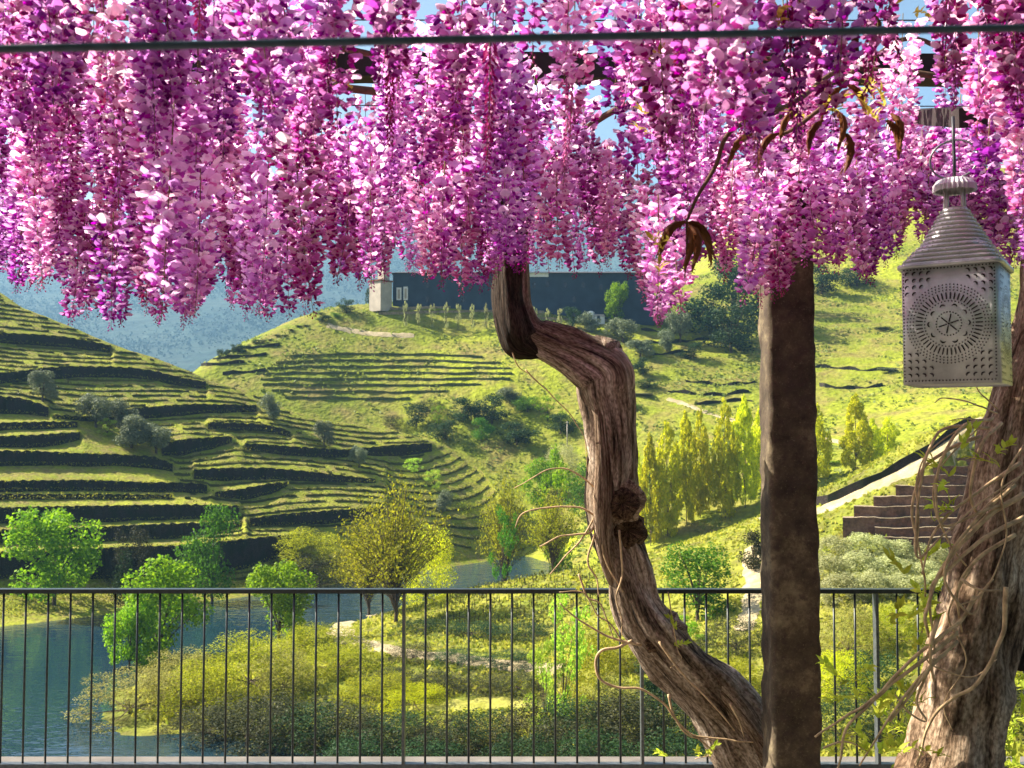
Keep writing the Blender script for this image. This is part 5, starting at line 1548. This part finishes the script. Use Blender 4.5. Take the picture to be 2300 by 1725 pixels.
# ------------------------------------------------------------------ wisteria blossom
def petal_mat(name, c1, c2, c3, trans):
    m, nt, out = newmat(name)
    g = N(nt, 'ShaderNodeNewGeometry')
    oi = N(nt, 'ShaderNodeObjectInfo')
    col = ramp(nt, g.outputs['Random Per Island'], [(0.0, c1), (0.55, c2), (1.0, c3)])
    hv = N(nt, 'ShaderNodeHueSaturation')
    mr = N(nt, 'ShaderNodeMapRange')
    mr.inputs[3].default_value = 0.455
    mr.inputs[4].default_value = 0.545
    nt.links.new(oi.outputs['Random'], mr.inputs[0])
    nt.links.new(mr.outputs[0], hv.inputs['Hue'])
    mv = N(nt, 'ShaderNodeMath', operation='FRACT')
    ml = N(nt, 'ShaderNodeMath', operation='MULTIPLY')
    ml.inputs[1].default_value = 7.31
    nt.links.new(oi.outputs['Random'], ml.inputs[0])
    nt.links.new(ml.outputs[0], mv.inputs[0])
    mr2 = N(nt, 'ShaderNodeMapRange')
    mr2.inputs[3].default_value = 0.62
    mr2.inputs[4].default_value = 1.35
    ms = N(nt, 'ShaderNodeMapRange')
    ms.inputs[3].default_value = 1.25
    ms.inputs[4].default_value = 0.70
    nt.links.new(mv.outputs[0], ms.inputs[0])
    nt.links.new(ms.outputs[0], hv.inputs['Saturation'])
    nt.links.new(mv.outputs[0], mr2.inputs[0])
    nt.links.new(mr2.outputs[0], hv.inputs['Value'])
    sp = N(nt, 'ShaderNodeSeparateXYZ')
    nt.links.new(coords(nt, 'Generated'), sp.inputs[0])
    gr = ramp(nt, sp.outputs[2], [(0.05, (0.85, 0.52, 0.82)), (0.65, (1.0, 1.0, 1.0))])
    col = mixc(nt, 0.8, col, gr, 'MULTIPLY')
    nt.links.new(col, hv.inputs['Color'])
    p = N(nt, 'ShaderNodeBsdfPrincipled')
    nt.links.new(hv.outputs[0], p.inputs['Base Color'])
    p.inputs['Roughness'].default_value = 0.5
    p.inputs['Specular IOR Level'].default_value = 0.3
    t = N(nt, 'ShaderNodeBsdfTranslucent')
    nt.links.new(hv.outputs[0], t.inputs[0])
    mx = N(nt, 'ShaderNodeMixShader')
    mx.inputs[0].default_value = trans
    nt.links.new(p.outputs[0], mx.inputs[1])
    nt.links.new(t.outputs[0], mx.inputs[2])
    nt.links.new(mx.outputs[0], out.inputs[0])
    return m
M['standard'] = petal_mat('pale_petals', (0.62, 0.18, 0.60), (0.90, 0.50, 0.78), (1.0, 0.88, 0.92), 0.66)
M['wing'] = petal_mat('deep_petals', (0.28, 0.010, 0.32), (0.60, 0.02, 0.46), (0.80, 0.12, 0.60), 0.58)
M['bud'] = petal_mat('bud_petals', (0.40, 0.01, 0.26), (0.62, 0.03, 0.40), (0.74, 0.16, 0.42), 0.45)
M['rachis'] = plain_mat('flower_stem', (0.17, 0.12, 0.045), 0.8, 0.2, scale=60, bd=0.0004)
M['bronze'] = leaf_mat('bronze_leaves', (0.11, 0.035, 0.02), (0.22, 0.08, 0.035), 0.3)
M['yellow'] = leaf_mat('yellow_leaves', (0.42, 0.33, 0.05), (0.60, 0.48, 0.12), 0.45)

def add_flower(V, F, MI, p, out_dir, up, sc, rr, openness=1.0):
    x = out_dir.normalized()
    side = x.cross(up).normalized()
    u = side.cross(x).normalized()
    # pedicel
    # standard petal: broad, reflexed
    tilt = rr.uniform(0.5, 1.0)
    a = (x * math.cos(tilt) + u * math.sin(tilt)).normalized()
    nrm_ = side.cross(a)
    b = len(V)
    for t, w, c in ((0.0, 0.22, 0.0), (0.45, 1.0, 0.10), (0.85, 0.85, 0.02), (1.05, 0.30, -0.08)):
        q = p + a * (0.0290 * sc * t) + nrm_ * (c * 0.030 * sc)
        for s_ in (-1, 0, 1):
            V.append(q + side * (0.0165 * sc * w * s_ * openness) - nrm_ * (0.0070 * sc * abs(s_) * (1 if t < 1 else 0)))
    for i_ in range(3):
        for k in range(2):
            o = b + i_ * 3 + k
            F.append((o, o + 1, o + 4, o + 3))
            MI.append(0)
    # wings and keel: a folded boat below
    tilt = rr.uniform(-0.5, 0.1)
    a = (x * math.cos(tilt) + u * math.sin(tilt)).normalized()
    dn = side.cross(a)
    b = len(V)
    for t, w, h in ((0.0, 0.1, 0.0), (0.5, 0.55, 0.5), (1.0, 0.15, 0.2)):
        q = p + a * (0.0215 * sc * t)
        V.append(q + side * (0.0085 * sc * w) + dn * (0.004 * sc))
        V.append(q - dn * (0.0085 * sc * h))
        V.append(q - side * (0.0085 * sc * w) + dn * (0.004 * sc))
    for i_ in range(2):
        for k in range(2):
            o = b + i_ * 3 + k
            F.append((o, o + 1, o + 4, o + 3))
            MI.append(1)
def add_bud(V, F, MI, p, d, ln, wd):
    d = d.normalized()
    s1 = d.orthogonal().normalized()
    s2 = d.cross(s1)
    b = len(V)
    V += [p, p + d * ln * 0.6 + s1 * wd, p + d * ln * 0.6 - s1 * wd * 0.5 + s2 * wd * 0.87, p + d * ln * 0.6 - s1 * wd * 0.5 - s2 * wd * 0.87, p + d * ln]
    for k in range(3):
        k2 = (k + 1) % 3
        F.append((b, b + 1 + k, b + 1 + k2))
        F.append((b + 4, b + 1 + k2, b + 1 + k))
        MI += [2, 2]
def raceme(seed, Ln, dens, kind='open'):
    rr = random.Random(seed)
    V, F, MI = [], [], []
    n = int(Ln * dens)
    bend = [rr.uniform(-0.03, 0.03), rr.uniform(-0.03, 0.03)]
    SV = []
    for i_ in range(9):
        t = i_ / 8
        SV.append((bend[0] * t * t, bend[1] * t * t, -Ln * t))
    for i_ in range(n):
        t = 0.05 + 0.95 * (i_ + rr.random()) / n
        th = i_ * 2.39996 + rr.uniform(-0.5, 0.5)
        out = Vector((math.cos(th), math.sin(th), rr.uniform(-0.35, 0.25)))
        base = Vector((bend[0] * t * t, bend[1] * t * t, -Ln * t))
        if kind == 'open':
            ped = 0.040 * (1.15 - 0.95 * t) * rr.uniform(0.6, 1.15)
            sc = (1.12 - 0.38 * t) * rr.uniform(0.72, 1.2)
            if t > 0.91:
                add_bud(V, F, MI, base + out * ped * 0.5, out + Vector((0, 0, -0.9)), 0.013 * rr.uniform(0.7, 1.1) * (1.5 - t * 0.7), 0.0026)
            else:
                o2 = Vector((out.x, out.y, rr.uniform(-0.75, 0.1)))
                add_flower(V, F, MI, base + out * ped, o2, Vector((0, 0, 1)), sc, rr, rr.uniform(0.75, 1.05))
        else:
            ped = 0.012 * (1.1 - 0.7 * t)
            add_bud(V, F, MI, base + out * ped * 0.4, out + Vector((0, 0, -0.9 - rr.random())), 0.017 * rr.uniform(0.7, 1.2) * (1.2 - 0.6 * t), 0.0034 * (1.2 - 0.5 * t))
    me = mesh('flower_cluster', V, F, False, MI)
    for k in ('standard', 'wing', 'bud'):
        me.materials.append(M[k])
    v, f, uv = tube_arrays(np.array(SV), np.linspace(0.0017, 0.0007, 9), 4)
    st = mesh('stem', v, f, True)
    st.materials.append(M['rachis'])
    return me, st, Ln
RAC = [raceme(i_, ln, 265) for i_, ln in enumerate([0.26, 0.32, 0.36, 0.40, 0.44, 0.48, 0.34, 0.52, 0.30, 0.42])]
RAC_B = [raceme(50 + i_, ln, 420, 'bud') for i_, ln in enumerate([0.22, 0.28, 0.34])]
prof = [(-100, 640), (0, 640), (60, 652), (100, 640), (140, 660), (170, 722), (215, 640), (250, 742), (290, 650), (320, 690), (360, 728), (440, 715), (490, 645), (520, 690), (560, 705), (610, 715), (660, 712), (692, 690), (705, 600), (760, 640), (830, 650), (855, 605), (950, 615), (1000, 645), (1060, 650), (1110, 645), (1150, 610), (1200, 598), (1300, 618), (1400, 606), (1450, 650), (1475, 720), (1520, 705), (1548, 600), (1590, 590), (1640, 615), (1690, 640), (1720, 688), (1770, 640), (1800, 610), (1850, 595), (1930, 640), (1985, 610), (2030, 545), (2090, 470), (2150, 450), (2210, 540), (2290, 600), (2400, 600)]
def hang(parent, px, d, tip_py, var=None, kind='open', ml=None):
    src = RAC if kind == 'open' else RAC_B
    me, st, Ln = src[var if var is not None else random.randrange(len(src))]
    sc = random.uniform(0.88, 1.15)
    tip = at(px, tip_py, d)
    o = bpy.data.objects.new('flower_cluster', me)
    COL.objects.link(o)
    o.parent = parent
    o.location = Vector((tip.x, tip.y, tip.z + Ln * sc)) - parent.location
    o.rotation_euler = (random.uniform(-0.06, 0.06), random.uniform(-0.06, 0.06), random.uniform(0, 6.28))
    o.scale = (sc * random.uniform(0.9, 1.2), sc * random.uniform(0.9, 1.2), sc)
    s_ = bpy.data.objects.new('stem', st)
    COL.objects.link(s_)
    s_.parent = o
    return o
nC = nR = 0
def pick(px):
    return vine_c if px < 1560 else vine_r
items = []
# lowest fringe, following the outline of the curtain
px = -60
while px < 2380:
    y = interp(prof, px)
    if not (2050 < px < 2230):
        items.append((px, random.uniform(3.2, 4.3), y + random.uniform(-14, 18), None))
    px += random.uniform(17, 26)
for px, d, y, v in [(172, 3.0, 728, 0), (250, 2.6, 742, 6), (385, 2.3, 725, 5), (440, 2.45, 712, 4), (600, 2.7, 715, 3), (660, 2.6, 712, 4), (560, 2.8, 700, 2), (1480, 2.9, 720, 1), (1515, 3.0, 702, 8), (1715, 3.1, 688, 2), (1745, 3.2, 668, 3), (1000, 3.1, 645, 2), (1130, 2.8, 600, 3), (830, 3.0, 650, 5), (60, 3.0, 650, 5), (950, 3.1, 618, 6), (340, 2.5, 690, 7), (1940, 3.3, 640, 2)]:
    items.append((px, d, y, v))
# the body of the curtain
for k in range(260):
    px = random.uniform(-80, 2380)
    if 2060 < px < 2230 and random.random() < 0.8:
        continue
    if 1380 < px < 2080 and random.random() < 0.35:
        continue
    up = random.uniform(0, 1)
    y = interp(prof, px) - 30 - up * 440
    d = 3.9 - up * 2.0 + random.uniform(-0.35, 0.5)
    items.append((px, max(1.7, d), y, None))
for k in range(70):
    px = random.uniform(-60, 1350)
    items.append((px, random.uniform(3.9, 4.35), random.uniform(330, 560), None))
for k in range(56):       # a far screen behind the lantern and between
    px = random.uniform(1300, 2330)
    items.append((px, random.uniform(3.9, 4.4), random.uniform(430, 590) if px < 2000 else random.uniform(400, 560), None))
for k in range(26):
    px = random.uniform(840, 1460)
    items.append((px, random.uniform(3.2, 4.2), interp(prof, px) + random.uniform(-5, 26), None))
for k in range(16):
    px = random.uniform(1960, 2230)
    items.append((px, random.uniform(3.9, 4.4), random.uniform(500, 585), None))
for px, d, y in [(1560, 1.75, 300), (1640, 1.7, 270), (1600, 1.75, 180), (1760, 2.0, 240), (1850, 2.2, 300), (1690, 2.0, 330), (2280, 2.3, 330), (2240, 2.5, 430), (2290, 2.4, 520), (2140, 2.2, 230), (2200, 2.4, 300)]:
    items.append((px, d, y, None))
for it in items:
    p_ = pick(it[0])
    if p_ is vine_c:
        nC += 1
        if nC > 300: continue
    else:
        nR += 1
        if nR > 300: continue
    hang(p_, it[0], it[1], it[2], it[3])
for px, d, y in [(1530, 2.0, 220), (1550, 2.1, 330), (1800, 2.0, 330), (1770, 2.0, 260), (1960, 2.1, 210), (1990, 2.2, 120), (2150, 2.2, 250), (2130, 2.2, 160), (735, 2.2, 260), (180, 2.0, 110), (620, 2.0, 120), (1100, 2.2, 380), (880, 2.4, 330), (1280, 2.4, 420), (1700, 2.3, 400), (90, 2.2, 60), (450, 2.0, 90), (1930, 2.0, 60), (2270, 2.2, 200), (2200, 2.2, 120)]:
    hang(pick(px), px, d, y, None, 'bud')
# ---- unseen leaves added overhead to cut sky light on shaded sides
n = 9000
P = np.stack([R.uniform(-5, 5, n), R.uniform(-4.2, 1.9, n), R.uniform(3.0, 3.35, n)], 1)
tag(link('unseen_shade_leaves', mesh('unseen_shade_leaves', *leaf_quads(P, R.normal(size=P.shape) + np.array([0, 0, 0.6]), R.uniform(0.08, 0.17, n), 0.6)), L['green']), 'unseen leaves added over the terrace to shade it', 'foliage', kind='stuff')
# ---- overhead branches
def branch(parent, pts_, r, mat='twig', name='branch'):
    C = catmull([tuple(at(*p)) for p in pts_], 8)
    C = C + np.array([[0.012 * mnoise.noise(Vector(c) * 5), 0.012 * mnoise.noise(Vector(c) * 5 + Vector((5, 0, 0))), 0.012 * mnoise.noise(Vector(c) * 5 + Vector((0, 9, 0)))] for c in C])
    return tube(name, rel(parent, C), np.linspace(r, r * 0.5, len(C)), M[mat], parent, 8)
branch(vine_c, [(1150, 430, 4.44), (1120, 330, 4.2), (1000, 230, 4.0), (700, 190, 3.8), (300, 180, 3.7), (-100, 190, 3.6)], 0.022)
branch(vine_c, [(1180, 430, 4.5), (1260, 330, 4.3), (1400, 240, 4.0), (1560, 200, 3.8)], 0.018)
branch(vine_c, [(1120, 340, 4.2), (900, 150, 3.4), (500, 60, 2.9), (0, 20, 2.6)], 0.014)
branch(vine_r, [(2330, 400, 3.8), (2250, 250, 3.5), (2080, 90, 3.2), (1950, 130, 3.0), (1880, 205, 2.95)], 0.010)
branch(vine_r, [(2330, 400, 3.8), (2200, 200, 3.9), (1900, 150, 4.0), (1600, 120, 4.0)], 0.016)
branch(vine_r, [(1880, 160, 2.9), (1760, 240, 2.7), (1640, 290, 2.52), (1600, 370, 2.52), (1560, 440, 2.52), (1540, 495, 2.52)], 0.0075)
branch(vine_r, [(1540, 490, 2.52), (1543, 560, 2.52), (1537, 630, 2.52)], 0.0035)
branch(vine_r, [(1880, 205, 2.95), (1840, 250, 2.95), (1760, 300, 3.0), (1690, 285, 3.0)], 0.008)
# ---- young bronze leaves: drooping, folded
def fold_leaf(seed, ln, wd):
    rr = random.Random(seed)
    V, F = [], []
    n = 9
    for i_ in range(n + 1):
        t = i_ / n
        w = wd * (math.sin(PI * min(1, t * 0.92 + 0.06)) ** 0.7) * (1 + 0.12 * math.sin(i_ * 2.7 + seed))
        bx, bz = ln * (0.70 * t - 0.12 * t * t), -ln * (0.05 * t + 0.50 * t * t)
        c = Vector((bx, 0, bz))
        V += [c + Vector((0.15 * w, -w * 0.55, w * 0.25)), c + Vector((-0.2 * w, 0, -w * 0.3)), c + Vector((0.15 * w, w * 0.55, w * 0.25)), c + Vector((0.35 * w, 0, w * 0.45))]
        if i_:
            for k in range(4):
                k2 = (k + 1) % 4
                F.append(((i_ - 1) * 4 + k, (i_ - 1) * 4 + k2, i_ * 4 + k2, i_ * 4 + k))
    # ragged fringe of leaflets
    b = len(V)
    for i_ in range(22):
        t = rr.uniform(0.05, 0.98)
        c = Vector((ln * (0.70 * t - 0.12 * t * t), rr.uniform(-0.5, 0.5) * wd, -ln * (0.05 * t + 0.50 * t * t)))
        dv = Vector((0.6, rr.uniform(-1, 1), -1.0)).normalized()
        s_ = dv.orthogonal().normalized() * wd * 0.22
        e = c + dv * wd * rr.uniform(0.7, 1.3)
        V += [c + s_, c - s_, e]
        F.append((len(V) - 3, len(V) - 2, len(V) - 1))
    return mesh('young_leaf', V, F, True)
FL = [fold_leaf(i_, 0.13, 0.023) for i_ in range(4)]
YL = [sprig_mesh(30 + i_, 0.07, 4, 0.03, 'young_leaf') for i_ in range(3)]
for me in FL: me.materials.append(M['bronze'])
for me in YL: me.materials.append(M['yellow'])
def young(px, py, d, rz, sc, bank='b', ry=0.0):
    me = random.choice(FL if bank == 'b' else YL)
    o = bpy.data.objects.new('young_leaf', me)
    COL.objects.link(o)
    o.parent = vine_r
    o.location = at(px, py, d) - vine_r.location
    o.rotation_euler = (0, ry, rz)
    o.scale = (sc,) * 3
for px, py, d, rz, sc, ry in [(1540, 498, 2.98, PI, 1.15, 0.1), (1536, 498, 2.96, PI * 0.9, 1.0, 0.15), (1545, 505, 2.98, 0.0, 1.05, 0.1), (1545, 500, 2.96, 0.3, 0.9, -0.15), (1548, 505, 2.95, -0.2, 1.2, 0.75), (1545, 510, 2.97, -0.5, 1.1, 0.95), (1556, 505, 2.99, 0.1, 1.15, 0.35), (1540, 500, 2.97, 2.6, 0.9, -0.1),
        (1900, 190, 2.9, 0.0, 0.9, 0.2), (1895, 195, 2.9, 2.8, 1.0, 0.2), (1880, 250, 2.9, -0.4, 1.0, 0.8), (1850, 270, 2.9, 3.0, 1.0, 0.4), (1900, 300, 2.9, 0.4, 1.1, 0.9), (1990, 270, 2.9, 0.1, 1.1, 0.5), (2000, 255, 2.9, -0.3, 1.0, 0.6), (1790, 250, 2.9, 2.9, 0.9, 0.3), (1750, 300, 2.9, 3.2, 1.0, 0.2), (1960, 30, 2.6, 0.3, 1.0, 0.9), (1940, 40, 2.6, 2.9, 1.0, 0.7), (1690, 300, 2.95, 2.7, 1.0, 0.1), (1470, 170, 2.8, 3.0, 0.8, 0.5)]:
    young(px, py, d * 0.84, rz, sc * 0.86, 'b', ry)
for px, py, d in [(1840, 235, 2.9), (1870, 225, 2.9), (1930, 220, 2.9), (1960, 225, 2.9), (1985, 240, 2.9), (1820, 260, 2.9), (1950, 260, 2.9), (1975, 275, 2.9), (1720, 40, 2.4), (1750, 60, 2.4), (1790, 30, 2.4), (1800, 70, 2.4), (1550, 20, 2.4), (1460, 140, 2.8), (1465, 300, 2.9), (1480, 270, 2.9), (1510, 545, 2.95), (1490, 560, 2.95), (1480, 620, 2.95), (2050, 30, 2.6), (1860, 245, 2.9), (1905, 245, 2.9), (2010, 10, 2.6), (790, 200, 3.0), (770, 240, 3.0)]:
    young(px, py, d * 0.84, random.uniform(0, 6.28), random.uniform(0.7, 1.0), 'y', random.uniform(-0.4, 0.4))
